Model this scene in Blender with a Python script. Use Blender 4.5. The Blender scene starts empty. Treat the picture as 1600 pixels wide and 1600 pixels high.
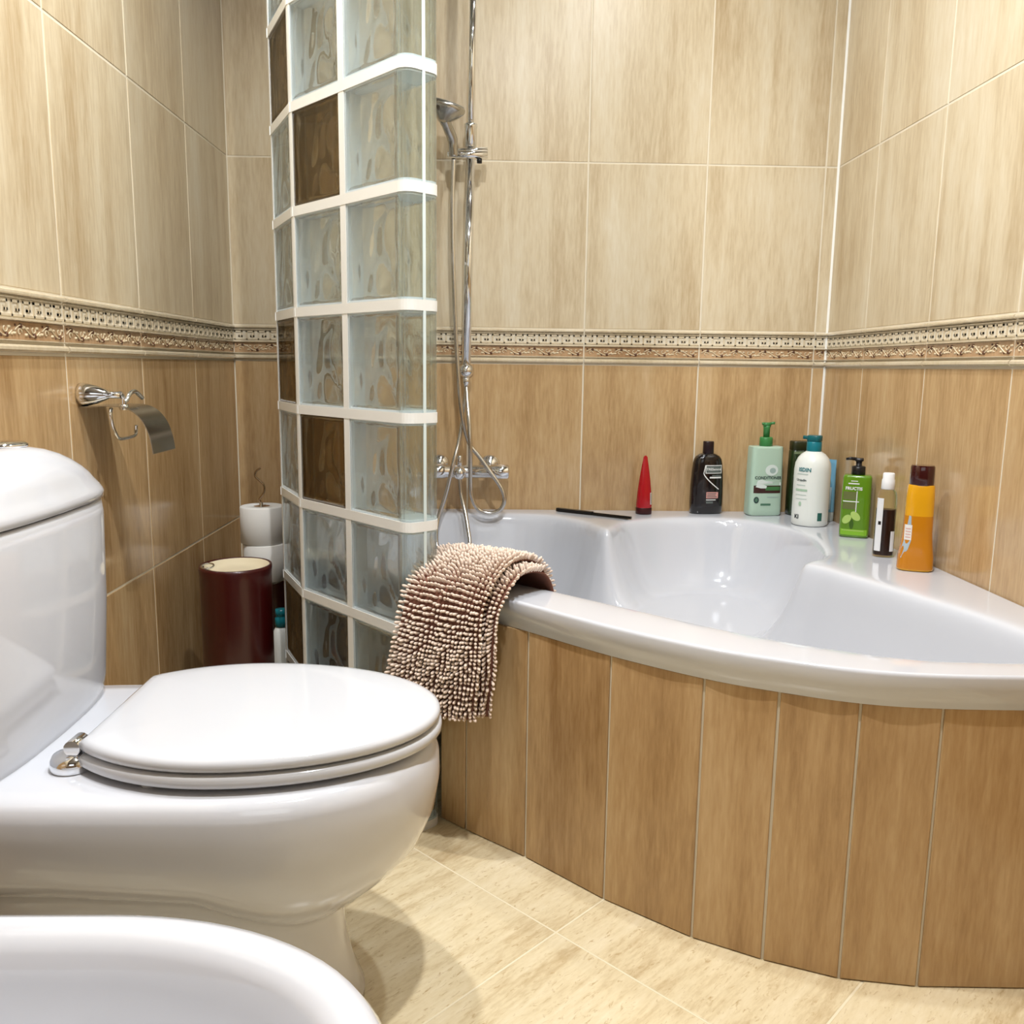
import bpy, math, random
import numpy as np
from mathutils import Vector, Matrix

random.seed(7)
SC = bpy.context.scene
COL = SC.collection
PI = math.pi

# ------------------------------------------------------------------ camera, light, exposure
RW = 1.7016          # room width: left wall x=0, right wall x=RW, back wall y=0
YF = -3.35           # wall behind the camera
ZC = 2.42            # ceiling

cd = bpy.data.cameras.new('camera')
cam = bpy.data.objects.new('camera', cd)
COL.objects.link(cam)
_pi, _ro, _ya = 0.164139, 0.0128975, 0.0240464
F = Vector((math.sin(_ya)*math.cos(_pi), math.cos(_ya)*math.cos(_pi), -math.sin(_pi)))
R0 = Vector((math.cos(_ya), -math.sin(_ya), 0))
U0 = R0.cross(F)
R1 = R0*math.cos(_ro) + U0*math.sin(_ro)
U1 = -R0*math.sin(_ro) + U0*math.cos(_ro)
M = Matrix((R1, U1, -F)).transposed().to_4x4()
M.translation = Vector((0.737258, -2.548548, 0.90))
cam.matrix_world = M
cd.sensor_width = 36.0
cd.sensor_fit = 'HORIZONTAL'
cd.lens = 1364.97*36.0/1600.0
cd.clip_start = 0.02
SC.camera = cam

SC.view_settings.view_transform = 'Standard'
SC.view_settings.look = 'None'
SC.view_settings.exposure = -0.18
SC.view_settings.gamma = 1.0
SC.view_settings.use_curve_mapping = False
SC.cycles.use_denoising = True
SC.cycles.sample_clamp_indirect = 4.0
SC.cycles.max_bounces = 14
SC.cycles.transmission_bounces = 14
SC.cycles.transparent_max_bounces = 16
SC.cycles.diffuse_bounces = 2
SC.cycles.glossy_bounces = 6

w = bpy.data.worlds.new('world')
SC.world = w
w.use_nodes = True
w.node_tree.nodes['Background'].inputs['Color'].default_value = (0.85, 0.93, 1.0, 1)
w.node_tree.nodes['Background'].inputs['Strength'].default_value = 1.0

# recessed ceiling lamps: (x, y, watts, colour)
LC = (0.97, 0.985, 1.0)
LAMPS = [(1.15, -1.25, 13.0, (0.84, 0.92, 1.0)),
         (0.83, -1.83, 29.0, LC),
         (0.40, -1.28, 19.0, LC),
         (1.10, -0.45, 7.0, LC)]
ADDED_GLOW_STRENGTH = 0.8


def srgb(r, g, b):
    def f(c):
        c /= 255.0
        return c/12.92 if c <= 0.04045 else ((c+0.055)/1.055)**2.4
    return (f(r), f(g), f(b), 1.0)


# ------------------------------------------------------------------ materials
def new_mat(name):
    m = bpy.data.materials.new(name)
    m.use_nodes = True
    nt = m.node_tree
    b = nt.nodes['Principled BSDF']
    return m, nt, b


def plain(name, col, rough=0.4, metal=0.0, spec=0.5, coat=0.0, trans=0.0, ior=1.45, emit=None, estr=0.0, sss=0.0):
    m, nt, b = new_mat(name)
    b.inputs['Base Color'].default_value = col
    b.inputs['Roughness'].default_value = rough
    b.inputs['Metallic'].default_value = metal
    b.inputs['Specular IOR Level'].default_value = spec
    b.inputs['Coat Weight'].default_value = coat
    b.inputs['Coat Roughness'].default_value = 0.05
    b.inputs['Transmission Weight'].default_value = trans
    b.inputs['IOR'].default_value = ior
    if emit:
        b.inputs['Emission Color'].default_value = emit
        b.inputs['Emission Strength'].default_value = estr
    if sss:
        b.inputs['Subsurface Weight'].default_value = sss
        b.inputs['Subsurface Radius'].default_value = (0.02, 0.012, 0.008)
    return m


def node(nt, t, **kw):
    n = nt.nodes.new(t)
    for k, v in kw.items():
        setattr(n, k, v)
    return n


def streak_mat(name, light, mid, dark, rough=0.22, stretch=(16, 16, 1.3), fine=(150, 150, 18), bump=0.05, contrast=(0.36, 0.52, 0.68), spec=0.5, fleck=None, coat=0.0):
    """glazed tile printed with soft streaks; every tile (object) gets its own stretch of the print"""
    m, nt, b = new_mat(name)
    L = nt.links.new
    tc = node(nt, 'ShaderNodeTexCoord')
    oi = node(nt, 'ShaderNodeObjectInfo')
    mul = node(nt, 'ShaderNodeMath', operation='MULTIPLY')
    mul.inputs[1].default_value = 53.0
    L(oi.outputs['Random'], mul.inputs[0])
    add = node(nt, 'ShaderNodeVectorMath', operation='ADD')
    L(tc.outputs['Object'], add.inputs[0])
    L(mul.outputs[0], add.inputs[1])

    def noise(scale, detail, rgh=0.55, dist=0.0):
        mp = node(nt, 'ShaderNodeMapping')
        mp.inputs['Scale'].default_value = scale
        L(add.outputs[0], mp.inputs['Vector'])
        n = node(nt, 'ShaderNodeTexNoise')
        n.inputs['Scale'].default_value = 1.0
        n.inputs['Detail'].default_value = detail
        n.inputs['Roughness'].default_value = rgh
        n.inputs['Distortion'].default_value = dist
        L(mp.outputs[0], n.inputs['Vector'])
        return n.outputs['Fac']
    n1 = noise(stretch, 5, 0.6, 0.35)
    n2 = noise(fine, 4, 0.6, 0.2)
    n3 = noise((stretch[0]*.25, stretch[1]*.25, stretch[2]*1.4), 2)
    mx = node(nt, 'ShaderNodeMix', data_type='FLOAT')
    mx.inputs['Factor'].default_value = 0.40
    L(n1, mx.inputs[2]); L(n2, mx.inputs[3])
    mx2 = node(nt, 'ShaderNodeMix', data_type='FLOAT')
    mx2.inputs['Factor'].default_value = 0.3
    L(mx.outputs[0], mx2.inputs[2]); L(n3, mx2.inputs[3])
    cr = node(nt, 'ShaderNodeValToRGB')
    e = cr.color_ramp.elements
    e[0].position = contrast[0]; e[0].color = dark
    e[1].position = contrast[2]; e[1].color = light
    x = e.new(contrast[1]); x.color = mid
    L(mx2.outputs[0], cr.inputs['Fac'])
    out = cr.outputs['Color']
    if fleck:
        n4 = noise((fine[0]*1.3, fine[1]*1.0, fine[2]*4.0), 3, 0.7, 0.8)
        cf = node(nt, 'ShaderNodeValToRGB')
        cf.color_ramp.elements[0].position = 0.58; cf.color_ramp.elements[0].color = (0, 0, 0, 1)
        cf.color_ramp.elements[1].position = 0.74; cf.color_ramp.elements[1].color = (1, 1, 1, 1)
        L(n4, cf.inputs['Fac'])
        mc = node(nt, 'ShaderNodeMix', data_type='RGBA')
        L(cf.outputs['Color'], mc.inputs['Factor'])
        L(out, mc.inputs[6]); mc.inputs[7].default_value = fleck
        out = mc.outputs[2]
    L(out, b.inputs['Base Color'])
    b.inputs['Roughness'].default_value = rough
    b.inputs['Specular IOR Level'].default_value = spec
    b.inputs['Coat Weight'].default_value = coat
    b.inputs['Coat Roughness'].default_value = 0.13
    b.inputs['Coat IOR'].default_value = 1.6
    bp = node(nt, 'ShaderNodeBump')
    bp.inputs['Strength'].default_value = bump
    bp.inputs['Distance'].default_value = 0.004
    L(mx.outputs[0], bp.inputs['Height'])
    L(bp.outputs[0], b.inputs['Normal'])
    return m


def glass_mat(name, tint, clear=0.3, rough=0.02, ior=1.45, tclear=None):
    """pressed glass: refracting, with part of the light going straight through"""
    m, nt, b = new_mat(name)
    L = nt.links.new
    b.inputs['Base Color'].default_value = tint
    b.inputs['Transmission Weight'].default_value = 1.0
    b.inputs['Roughness'].default_value = rough
    b.inputs['IOR'].default_value = ior
    tr = node(nt, 'ShaderNodeBsdfTransparent')
    tr.inputs['Color'].default_value = tclear or tint
    mix = node(nt, 'ShaderNodeMixShader')
    mix.inputs[0].default_value = clear
    L(b.outputs[0], mix.inputs[1]); L(tr.outputs[0], mix.inputs[2])
    L(mix.outputs[0], nt.nodes['Material Output'].inputs['Surface'])
    return m


TILE_UP = streak_mat('tile_beige', srgb(230, 218, 193), srgb(217, 199, 166), srgb(188, 163, 125), rough=0.3)
TILE_LOW = streak_mat('tile_tan', srgb(222, 193, 150), srgb(203, 168, 121), srgb(166, 130, 86), rough=0.18, coat=0.5)
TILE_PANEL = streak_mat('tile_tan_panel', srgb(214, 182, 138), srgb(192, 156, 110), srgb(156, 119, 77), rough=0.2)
TILE_FLOOR = streak_mat('tile_travertine', srgb(244, 229, 196), srgb(233, 215, 176), srgb(204, 179, 137), rough=0.22,
                        stretch=(5.5, 34, 5), fine=(38, 150, 20), contrast=(0.36, 0.5, 0.64), fleck=srgb(198, 170, 126))
GROUT = plain('grout_cream', srgb(232, 220, 196), 0.85)
GROUT_FLOOR = plain('grout_floor', srgb(240, 226, 194), 0.85)
GROUT_WHITE = plain('grout_white', srgb(244, 244, 240), 0.7)
BORDER = streak_mat('border_ivory', srgb(234, 222, 196), srgb(226, 209, 178), srgb(208, 188, 152), rough=0.12, bump=0.02, coat=1.0)
BORDER_TAN = streak_mat('border_tan', srgb(218, 184, 146), srgb(201, 164, 124), srgb(172, 134, 96), rough=0.15, bump=0.02, coat=1.0, fine=(160, 160, 60))
BORDER_SCROLL = plain('border_scroll', srgb(234, 214, 178), 0.2, coat=0.6)
BORDER_BERRY = plain('border_berry', srgb(98, 62, 40), 0.3)
WHITE_CER = plain('ceramic_white', srgb(218, 219, 224), 0.08, coat=0.6)
WHITE_LID = plain('seat_white', srgb(214, 215, 219), 0.10, coat=0.4)
ACRYL = plain('acrylic_white', srgb(214, 215, 220), 0.12, coat=0.5)
CHROME = plain('chrome', (0.80, 0.81, 0.83, 1), 0.07, metal=1.0)
CHROME_DULL = plain('chrome_brushed', (0.44, 0.43, 0.40, 1), 0.22, metal=1.0)
HOSE = plain('hose_steel', (0.62, 0.60, 0.57, 1), 0.2, metal=1.0)
WHITE_PAINT = plain('paint_white', srgb(245, 243, 238), 0.6)
DARK_RED = plain('leather_dark_red', srgb(64, 8, 9), 0.32, coat=0.25)
DARK_RED2 = plain('pipe_dark_red', srgb(80, 14, 12), 0.5)
LINER = plain('liner_cream', srgb(226, 212, 180), 0.7)
PAPER = plain('paper_white', srgb(238, 236, 230), 0.95, spec=0.1)
CARD = plain('card_brown', srgb(150, 118, 84), 0.9)
MAT_BASE = plain('mat_backing', srgb(122, 82, 68), 0.95, spec=0.1)
MAT_PILE = plain('mat_chenille', srgb(240, 218, 200), 0.9, spec=0.15)
BLACK = plain('plastic_black', srgb(24, 22, 22), 0.3)
GLASS = glass_mat('glass_clear', (0.955, 0.985, 0.98, 1), 0.25, tclear=(0.95, 0.98, 0.975, 1))
GLASS_BROWN = glass_mat('glass_brown', (0.64, 0.55, 0.40, 1), 0.30, tclear=(0.64, 0.55, 0.40, 1))
EDGE_AQUA = plain('glass_edge_aqua', srgb(236, 246, 250), 0.25)
EDGE_BROWN = plain('glass_edge_brown', srgb(104, 88, 60), 0.25)
GLASS_GREEN = glass_mat('glass_edge_green', (0.92, 0.97, 0.96, 1), 0.35, tclear=(0.92, 0.97, 0.96, 1))


# ------------------------------------------------------------------ mesh helpers
class MB:
    def __init__(self):
        self.v = []; self.f = []; self.mi = []; self.sm = []

    def add(self, vs, fs, mi=0, smooth=False):
        o = len(self.v); fs = list(fs)
        self.v += [tuple(p) for p in vs]
        self.f += [tuple(i+o for i in f) for f in fs]
        self.mi += [mi]*len(fs)
        self.sm += [smooth]*len(fs)
        return self

    def box(self, lo, hi, mi=0):
        x0, y0, z0 = lo; x1, y1, z1 = hi
        vs = [(x0, y0, z0), (x1, y0, z0), (x1, y1, z0), (x0, y1, z0), (x0, y0, z1), (x1, y0, z1), (x1, y1, z1), (x0, y1, z1)]
        fs = [(0, 3, 2, 1), (4, 5, 6, 7), (0, 1, 5, 4), (1, 2, 6, 5), (2, 3, 7, 6), (3, 0, 4, 7)]
        return self.add(vs, fs, mi)

    def loft(self, rings, mi=0, smooth=True, cap0=True, cap1=True, closed=True):
        n = len(rings[0]); vs = []; fs = []
        for r in rings:
            vs += [tuple(p) for p in r]
        m = n if closed else n-1
        for a in range(len(rings)-1):
            for i in range(m):
                j = (i+1) % n
                fs.append((a*n+i, a*n+j, (a+1)*n+j, (a+1)*n+i))
        self.add(vs, fs, mi, smooth)
        o = len(self.v)-len(vs)
        if cap0:
            self.f.append(tuple(o+i for i in reversed(range(n)))); self.mi.append(mi); self.sm.append(False)
        if cap1:
            q = o+(len(rings)-1)*n
            self.f.append(tuple(q+i for i in range(n))); self.mi.append(mi); self.sm.append(False)
        return self

    def lathe(self, prof, axis_o=(0, 0, 0), axis=(0, 0, 1), n=28, mi=0, caps=True):
        """prof: (radius, height) pairs along the axis"""
        ax = Vector(axis).normalized()
        t = Vector((1, 0, 0)) if abs(ax.x) < 0.8 else Vector((0, 1, 0))
        e1 = ax.cross(t).normalized(); e2 = ax.cross(e1)
        o = Vector(axis_o)
        rings = [[o + ax*h + e1*(r*math.cos(2*PI*i/n)) + e2*(r*math.sin(2*PI*i/n)) for i in range(n)] for r, h in prof]
        return self.loft(rings, mi, True, caps, caps)

    def tube(self, pts, r, n=10, mi=0, closed=False):
        P = [Vector(p) for p in pts]
        rings = []; prev = None
        for i, p in enumerate(P):
            if closed:
                d = (P[(i+1) % len(P)]-P[i-1]).normalized()
            else:
                d = (P[min(i+1, len(P)-1)]-P[max(i-1, 0)]).normalized()
            if prev is None:
                t = Vector((0, 0, 1)) if abs(d.z) < 0.9 else Vector((1, 0, 0))
                e1 = d.cross(t).normalized()
            else:
                e1 = (prev - d*prev.dot(d)).normalized()
            prev = e1
            e2 = d.cross(e1)
            rr = r[i] if hasattr(r, '__len__') else r
            rings.append([p+e1*(rr*math.cos(2*PI*k/n))+e2*(rr*math.sin(2*PI*k/n)) for k in range(n)])
        if closed:
            rings.append(rings[0])
            return self.loft(rings, mi, True, False, False)
        return self.loft(rings, mi, True, True, True)

    def sphere(self, c, r, n=16, mi=0, sc=(1, 1, 1)):
        c = Vector(c); rings = []
        m = n//2
        for a in range(1, m):
            th = PI*a/m
            rings.append([c+Vector((sc[0]*r*math.sin(th)*math.cos(2*PI*k/n), sc[1]*r*math.sin(th)*math.sin(2*PI*k/n), -sc[2]*r*math.cos(th))) for k in range(n)])
        return self.loft(rings, mi, True, True, True)

    def mesh(self, name, mats):
        me = bpy.data.meshes.new(name)
        me.from_pydata(self.v, [], self.f)
        for m in (mats if isinstance(mats, (list, tuple)) else [mats]):
            me.materials.append(m)
        me.polygons.foreach_set('material_index', self.mi)
        me.polygons.foreach_set('use_smooth', self.sm)
        me.update()
        return me

    def build(self, name, mats, parent=None, loc=(0, 0, 0), rz=0.0):
        return place(self.mesh(name, mats), name, parent, loc, rz)


def place(me, name, parent=None, loc=(0, 0, 0), rz=0.0):
    o = bpy.data.objects.new(name, me)
    COL.objects.link(o)
    o.location = loc
    o.rotation_euler = (0, 0, rz)
    if parent is not None:
        o.parent = parent
    return o


def empty(name, loc=(0, 0, 0), rz=0.0):
    o = bpy.data.objects.new(name, None)
    COL.objects.link(o)
    o.location = loc
    o.rotation_euler = (0, 0, rz)
    o.empty_display_size = 0.05
    return o


def tag(o, label, cat, group=None, kind=None):
    o['label'] = label
    o['category'] = cat
    if group: o['group'] = group
    if kind: o['kind'] = kind
    return o


def structure(o, label, cat):
    return tag(o, label, cat, kind='structure')


def smooth_by_angle(o, deg=35):
    """flat across sharp edges, smooth elsewhere"""
    me = o.data
    for p in me.polygons: p.use_smooth = True
    me.set_sharp_from_angle(angle=math.radians(deg))
    return o


def catmull(P, per=8, closed=False):
    P = [Vector(p) for p in P]; n = len(P); out = []
    rng = n if closed else n-1
    for i in range(rng):
        if closed:
            a, b, c, d = P[(i-1) % n], P[i], P[(i+1) % n], P[(i+2) % n]
        else:
            a, b, c, d = P[max(i-1, 0)], P[i], P[i+1], P[min(i+2, n-1)]
        for k in range(per):
            t = k/per
            out.append(0.5*((2*b)+(c-a)*t+(2*a-5*b+4*c-d)*t*t+(3*b-a-3*c+d)*t**3))
    if not closed: out.append(P[-1])
    return out


def superell(a, b, n=4.0, N=40, cx=0.0, cy=0.0, z=0.0):
    r = []
    for i in range(N):
        t = 2*PI*i/N
        c, s = math.cos(t), math.sin(t)
        r.append((cx+a*math.copysign(abs(c)**(2/n), c), cy+b*math.copysign(abs(s)**(2/n), s), z))
    return r


def text_geo(body, size, bold=0.0):
    """flat glyph mesh: (u, v) vertices centred on 0 and faces"""
    c = bpy.data.curves.new('glyphs', 'FONT')
    c.body = body; c.size = size; c.align_x = 'CENTER'; c.align_y = 'CENTER'
    c.offset = bold
    c.resolution_u = 2
    o = bpy.data.objects.new('glyphs', c)
    COL.objects.link(o)
    dg = bpy.context.evaluated_depsgraph_get()
    me = bpy.data.meshes.new_from_object(o.evaluated_get(dg))
    vs = [(v.co.x, v.co.y) for v in me.vertices]
    fs = [tuple(p.vertices) for p in me.polygons]
    bpy.data.objects.remove(o); bpy.data.curves.remove(c); bpy.data.meshes.remove(me)
    return vs, fs


# ------------------------------------------------------------------ room shell: walls of single tiles
W = 0.333
G = 0.0040
TH = 0.007
ROWS = [(0.0, 0.4558), (0.4596, 0.9085), (1.0120, 1.4617), (1.4655, 1.9152), (1.9190, 2.3687), (2.3725, ZC)]
_tile_cache = {}


def tile_mesh(wd, h, mat):
    key = (round(wd, 4), round(h, 4), mat.name)
    if key not in _tile_cache:
        b = 0.0012
        x0, x1, z0, z1 = G/2, wd-G/2, 0.0, h
        m = MB()
        vs = [(x0, TH, z0), (x1, TH, z0), (x1, TH, z1), (x0, TH, z1),
              (x0, b, z0), (x1, b, z0), (x1, b, z1), (x0, b, z1),
              (x0+b, 0, z0+b), (x1-b, 0, z0+b), (x1-b, 0, z1-b), (x0+b, 0, z1-b)]
        fs = [(8, 9, 10, 11)]
        for i in range(4):
            j = (i+1) % 4
            fs += [(i, j, j+4, i+4), (i+4, j+4, j+8, i+8)]
        m.add(vs, fs)
        _tile_cache[key] = m.mesh('tile', mat)
    return _tile_cache[key]


_border_cache = {}


def border_mesh(L):
    """one border piece: bead, raised key meander, fillet, band of scrolls and berries, lower moulding"""
    key = round(L, 4)
    if key in _border_cache: return _border_cache[key]
    m = MB()
    x0, x1 = G/2, L-G/2
    z0, H = 0.0, 0.099

    def bar(za, zb, d, mi=0):      # half-round moulding along the piece
        prof = [(0.004, za), (-d*0.55, za+(zb-za)*0.12), (-d, za+(zb-za)*0.35), (-d, za+(zb-za)*0.65), (-d*0.55, za+(zb-za)*0.88), (0.004, zb)]
        m.loft([[(x, y, z) for y, z in prof] for x in (x0, x1)], mi, False, True, True, closed=True)
    m.box((x0, 0.0015, 0), (x1, TH, H), 0)                 # ivory body
    bar(0.089, 0.099, 0.007)                               # top bead
    bar(0.0845, 0.0875, 0.003)
    bar(0.050, 0.0545, 0.006)                              # fillet between the two bands
    bar(0.0195, 0.0225, 0.004)
    bar(0.002, 0.0165, 0.008)                              # lower moulding
    m.box((x0, 0.0, 0.0225), (x1, 0.004, 0.050), 1)        # tan band
    # key meander, 10 to a full piece
    u = W/10
    zk0, zk1 = 0.0575, 0.0825
    hk = zk1-zk0; t = 0.0042; d = -0.0006

    def rb(xa, xb, za, zb):
        xa, xb = max(xa, x0), min(xb, x1)
        if xb-xa > 0.0005: m.box((xa, d, za), (xb, 0.002, zb), 0)
    k = 0
    while k*u < L:
        x = k*u+0.002
        rb(x, x+t, zk0, zk1)
        rb(x, x+u*0.72, zk1-t, zk1)
        rb(x+u*0.72-t, x+u*0.72, zk0+hk*0.32, zk1)
        rb(x+u*0.36, x+u*0.72, zk0+hk*0.32, zk0+hk*0.32+t)
        rb(x+u*0.36, x+u*0.36+t, zk0+hk*0.32, zk0+hk*0.62)
        rb(x, x+u, zk0, zk0+t*0.8)
        k += 1
    # scrolls with berries, 4 to a full piece
    u = W/4; zc = 0.0362
    k = 0
    while k*u < L-0.02:
        xa = k*u
        pts = []
        for q in range(15):
            s = q/14
            pts.append((xa+0.006+s*(u-0.008), -0.001, zc+0.0085*math.sin(2*PI*s)))
        pts = [p for p in pts if x0+0.002 < p[0] < x1-0.002]
        if len(pts) > 3: m.tube(pts, 0.0013, 5, 2)
        for cx, cz, sg in ((0.24, -0.003, 1), (0.74, 0.003, -1)):
            sp = []
            for q in range(11):
                a = q/10*1.6*PI
                rr = 0.0075*(1-q/13)
                sp.append((xa+cx*u+rr*math.cos(a), -0.001, zc+cz+sg*rr*math.sin(a)))
            sp = [p for p in sp if x0+0.002 < p[0] < x1-0.002]
            if len(sp) > 3: m.tube(sp, 0.0012, 5, 2)
        for cx, cz, aw, ah in ((0.08, -0.004, .0055, .003), (0.42, 0.005, .006, .0032), (0.50, -0.006, .005, .003), (0.90, 0.005, .0055, .003), (0.56, 0.004, .004, .0026), (0.98, -0.005, .005, .003)):
            px = xa+cx*u
            if x0+aw < px < x1-aw: m.sphere((px, 0, zc+cz), 1.0, 8, 2, (aw, 0.0022, ah))
        for cx, cz, r in ((0.30, 0.0075, 0.0046), (0.80, -0.0072, 0.0048), (0.62, -0.0085, 0.0026), (0.12, 0.0085, 0.0026)):
            px = xa+cx*u
            if x0+r < px < x1-r: m.sphere((px, 0, zc+cz), r, 8, 3, (1, 0.7, 1))
        k += 1
    me = m.mesh('border_tile', [BORDER, BORDER_TAN, BORDER_SCROLL, BORDER_BERRY])
    _border_cache[key] = me
    return me


def tile_wall(parent, cols, rowfilter, put):
    for c0, wd in cols:
        for ri, (za, zb) in enumerate(ROWS):
            if not rowfilter(c0, wd, ri): continue
            put(tile_mesh(wd, zb-za, TILE_LOW if ri < 2 else TILE_UP), 'tile', c0, wd, za)
        put(border_mesh(wd), 'border_tile', c0, wd, 0.9105)


def base_wall(name, lo, hi, label):
    o = MB().box(lo, hi).build(name, GROUT)
    return structure(o, label, 'wall')


wall_back = base_wall('wall_back', (-0.1, 0.0010, -0.05), (RW+0.1, 0.1, ZC), 'tiled wall behind the bathtub with border band, shower rail fixed to it')
wall_left = base_wall('wall_left', (-0.1, YF, -0.05), (-0.0010, 0.0010, ZC), 'tiled wall behind the toilet carrying the chrome paper holder')
wall_right = base_wall('wall_right', (RW+0.0010, YF, -0.05), (RW+0.1, 0.0010, ZC), 'tiled wall beside the bathtub where bottles line the rim')

bc = [(k*W, W) for k in range(5)] + [(5*W, RW-5*W)]
tile_wall(wall_back, bc, lambda c, wd, r: not (r == 0 and c > 0.3),
          lambda me, nm, c, wd, z: place(me, nm, wall_back, (c, 0, z)))
lc = [(k*W, W) for k in range(10)]
tile_wall(wall_left, lc, lambda c, wd, r: True,
          lambda me, nm, c, wd, z: place(me, nm, wall_left, (0, -c-wd, z), PI/2))
rc = [(0, 0.78*W)] + [((0.78+k)*W, W) for k in range(9)]
tile_wall(wall_right, rc, lambda c, wd, r: not (r == 0 and c+wd < 1.35),
          lambda me, nm, c, wd, z: place(me, nm, wall_right, (RW, -c, z), -PI/2))

# wall behind the camera, with an added, unseen window whose pane glows as cool fill light
wf = MB()
wx0, wx1, wz0, wz1 = 0.35, 1.25, 1.15, 1.95
wf.box((-0.1, YF-0.1, -0.05), (wx0, YF, ZC)); wf.box((wx1, YF-0.1, -0.05), (RW+0.1, YF, ZC))
wf.box((wx0, YF-0.1, -0.05), (wx1, YF, wz0)); wf.box((wx0, YF-0.1, wz1), (wx1, YF, ZC))
structure(wf.build('wall_front', plain('plaster_darkened', srgb(112, 92, 72), 0.6)), 'plain darkened brown wall behind the camera with an added window', 'wall')  # unseen wall, coloured dark brown so it bounces less light
win = MB()
for lo, hi in (((wx0, YF-0.07, wz0), (wx0+0.05, YF-0.01, wz1)), ((wx1-0.05, YF-0.07, wz0), (wx1, YF-0.01, wz1)),
               ((wx0, YF-0.07, wz0), (wx1, YF-0.01, wz0+0.05)), ((wx0, YF-0.07, wz1-0.05), (wx1, YF-0.01, wz1))):
    win.box(lo, hi)
win = win.build('added_window_1', WHITE_PAINT)
structure(win, 'added window with a glowing pane, unseen behind the camera', 'window')
MB().box((wx0+0.05, YF-0.045, wz0+0.05), (wx1-0.05, YF-0.040, wz1-0.05)).build(
    'pane', plain('added_window_glow', (0.9, 0.95, 1, 1), 0.5, emit=(0.80, 0.90, 1.0, 1), estr=ADDED_GLOW_STRENGTH), win)

CEIL = plain('ceiling_paint', srgb(158, 154, 150), 0.7)  # out of view; grey tone chosen to lower the bounced light
ceil = MB().box((-0.1, YF-0.1, ZC), (RW+0.1, 0.1, ZC+0.08)).build('ceiling', CEIL)
structure(ceil, 'grey darkened ceiling with recessed lamps', 'ceiling')

# thin white bead down the corner between back and right wall
cb = MB()
cb.loft([[(RW-0.0048, 0.0, z), (RW-0.0034, -0.0017, z), (RW-0.0017, -0.0034, z), (RW, -0.0048, z), (RW, 0.0, z)] for z in (0.49, ZC)], 0, False, True, True)
structure(cb.build('trim_1', plain('bead_white', srgb(250, 246, 236), 0.5)), 'thin white corner bead rising from the bathtub rim', 'trim')

# floor: 40 cm travertine tiles laid on the diagonal
floor = MB().box((-0.1, YF-0.1, -0.12), (RW+0.1, 0.1, -0.0009)).build('floor', GROUT_FLOOR)
structure(floor, 'cream travertine tiles laid diagonally on the floor', 'floor')


def clip(poly, ax, val, keep_less):
    out = []
    for i in range(len(poly)):
        p, q = poly[i], poly[(i+1) % len(poly)]
        pi = (p[ax] <= val) == keep_less or p[ax] == val
        qi = (q[ax] <= val) == keep_less or q[ax] == val
        if pi: out.append(p)
        if pi != qi:
            t = (val-p[ax])/(q[ax]-p[ax])
            out.append((p[0]+t*(q[0]-p[0]), p[1]+t*(q[1]-p[1])))
    return out


S2 = math.sqrt(2)
TS = 0.402; gf = 0.0018
for a in range(-12, 12):
    for b in range(-12, 12):
        u0, v0 = -0.297+a*TS, 1.496+b*TS
        q = [(u0+gf, v0+gf), (u0+TS-gf, v0+gf), (u0+TS-gf, v0+TS-gf), (u0+gf, v0+TS-gf)]
        poly = [((u+v)/S2, (u-v)/S2) for u, v in q]
        for ax, val, less in ((0, 0.0, False), (0, RW, True), (1, YF, False), (1, 0.0, True)):
            poly = clip(poly, ax, val, less)
            if len(poly) < 3: break
        if len(poly) < 3: continue
        cx = sum(p[0] for p in poly)/len(poly); cy = sum(p[1] for p in poly)/len(poly)
        if cx > 0.75 and cy > -0.85: continue                      # under the bathtub
        area = sum(poly[i][0]*poly[(i+1) % len(poly)][1]-poly[(i+1) % len(poly)][0]*poly[i][1] for i in range(len(poly)))/2
        if abs(area) < 0.0008: continue
        if area < 0: poly = poly[::-1]
        # local frame turned 45 degrees so the print runs along the tile
        c45, s45 = math.cos(PI/4), math.sin(PI/4)
        loc = [((p[0]-cx)*c45+(p[1]-cy)*s45, -(p[0]-cx)*s45+(p[1]-cy)*c45) for p in poly]
        ins = [(p[0]*(1-0.006), p[1]*(1-0.006)) for p in loc]
        m = MB()
        m.loft([[(x, y, -0.008) for x, y in loc], [(x, y, -0.0006) for x, y in loc], [(x, y, 0.0) for x, y in ins]], 0, False, False, True)
        m.build('tile', TILE_FLOOR, floor, (cx, cy, 0), PI/4)

# ceiling lamps
for i, (x, y, pw, col) in enumerate(LAMPS):
    r = empty('ceiling_downlight', (x, y, ZC))
    places = ['above the bathtub front', 'above the toilet and bidet', 'close to the wall over the toilet', 'deep over the bathtub']
    tag(r, 'small recessed ceiling lamp ' + places[i], 'lamp', 'recessed ceiling lamps')
    MB().lathe([(0.028, -0.001), (0.036, -0.006), (0.044, -0.005), (0.046, 0.0), (0.028, 0.0)], n=24, caps=False).build('trim_ring', CHROME, r)
    MB().lathe([(0.0285, -0.0035), (0.0285, -0.001)], n=20).build('diffuser', plain('lamp_face', (1, 1, 1, 1), 0.5, emit=col+(1,), estr=6.0), r)
    ld = bpy.data.lights.new('lamp', 'SPOT')
    ld.energy = pw*4.0; ld.color = col; ld.spot_size = math.radians(160); ld.spot_blend = 0.6
    ld.shadow_soft_size = 0.03
    lo = bpy.data.objects.new('lamp', ld); COL.objects.link(lo)
    lo.parent = r; lo.location = (0, 0, -0.012)

# ------------------------------------------------------------------ curved partition of glass blocks
GP = [(0.245, -0.004), (0.245, -0.100), (0.243, -0.300), (0.243, -0.500), (0.326, -0.681), (0.453, -0.826), (0.586, -0.978)]
BD = 0.078; MOD = 0.2; NR = 12; JW = 0.019


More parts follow.
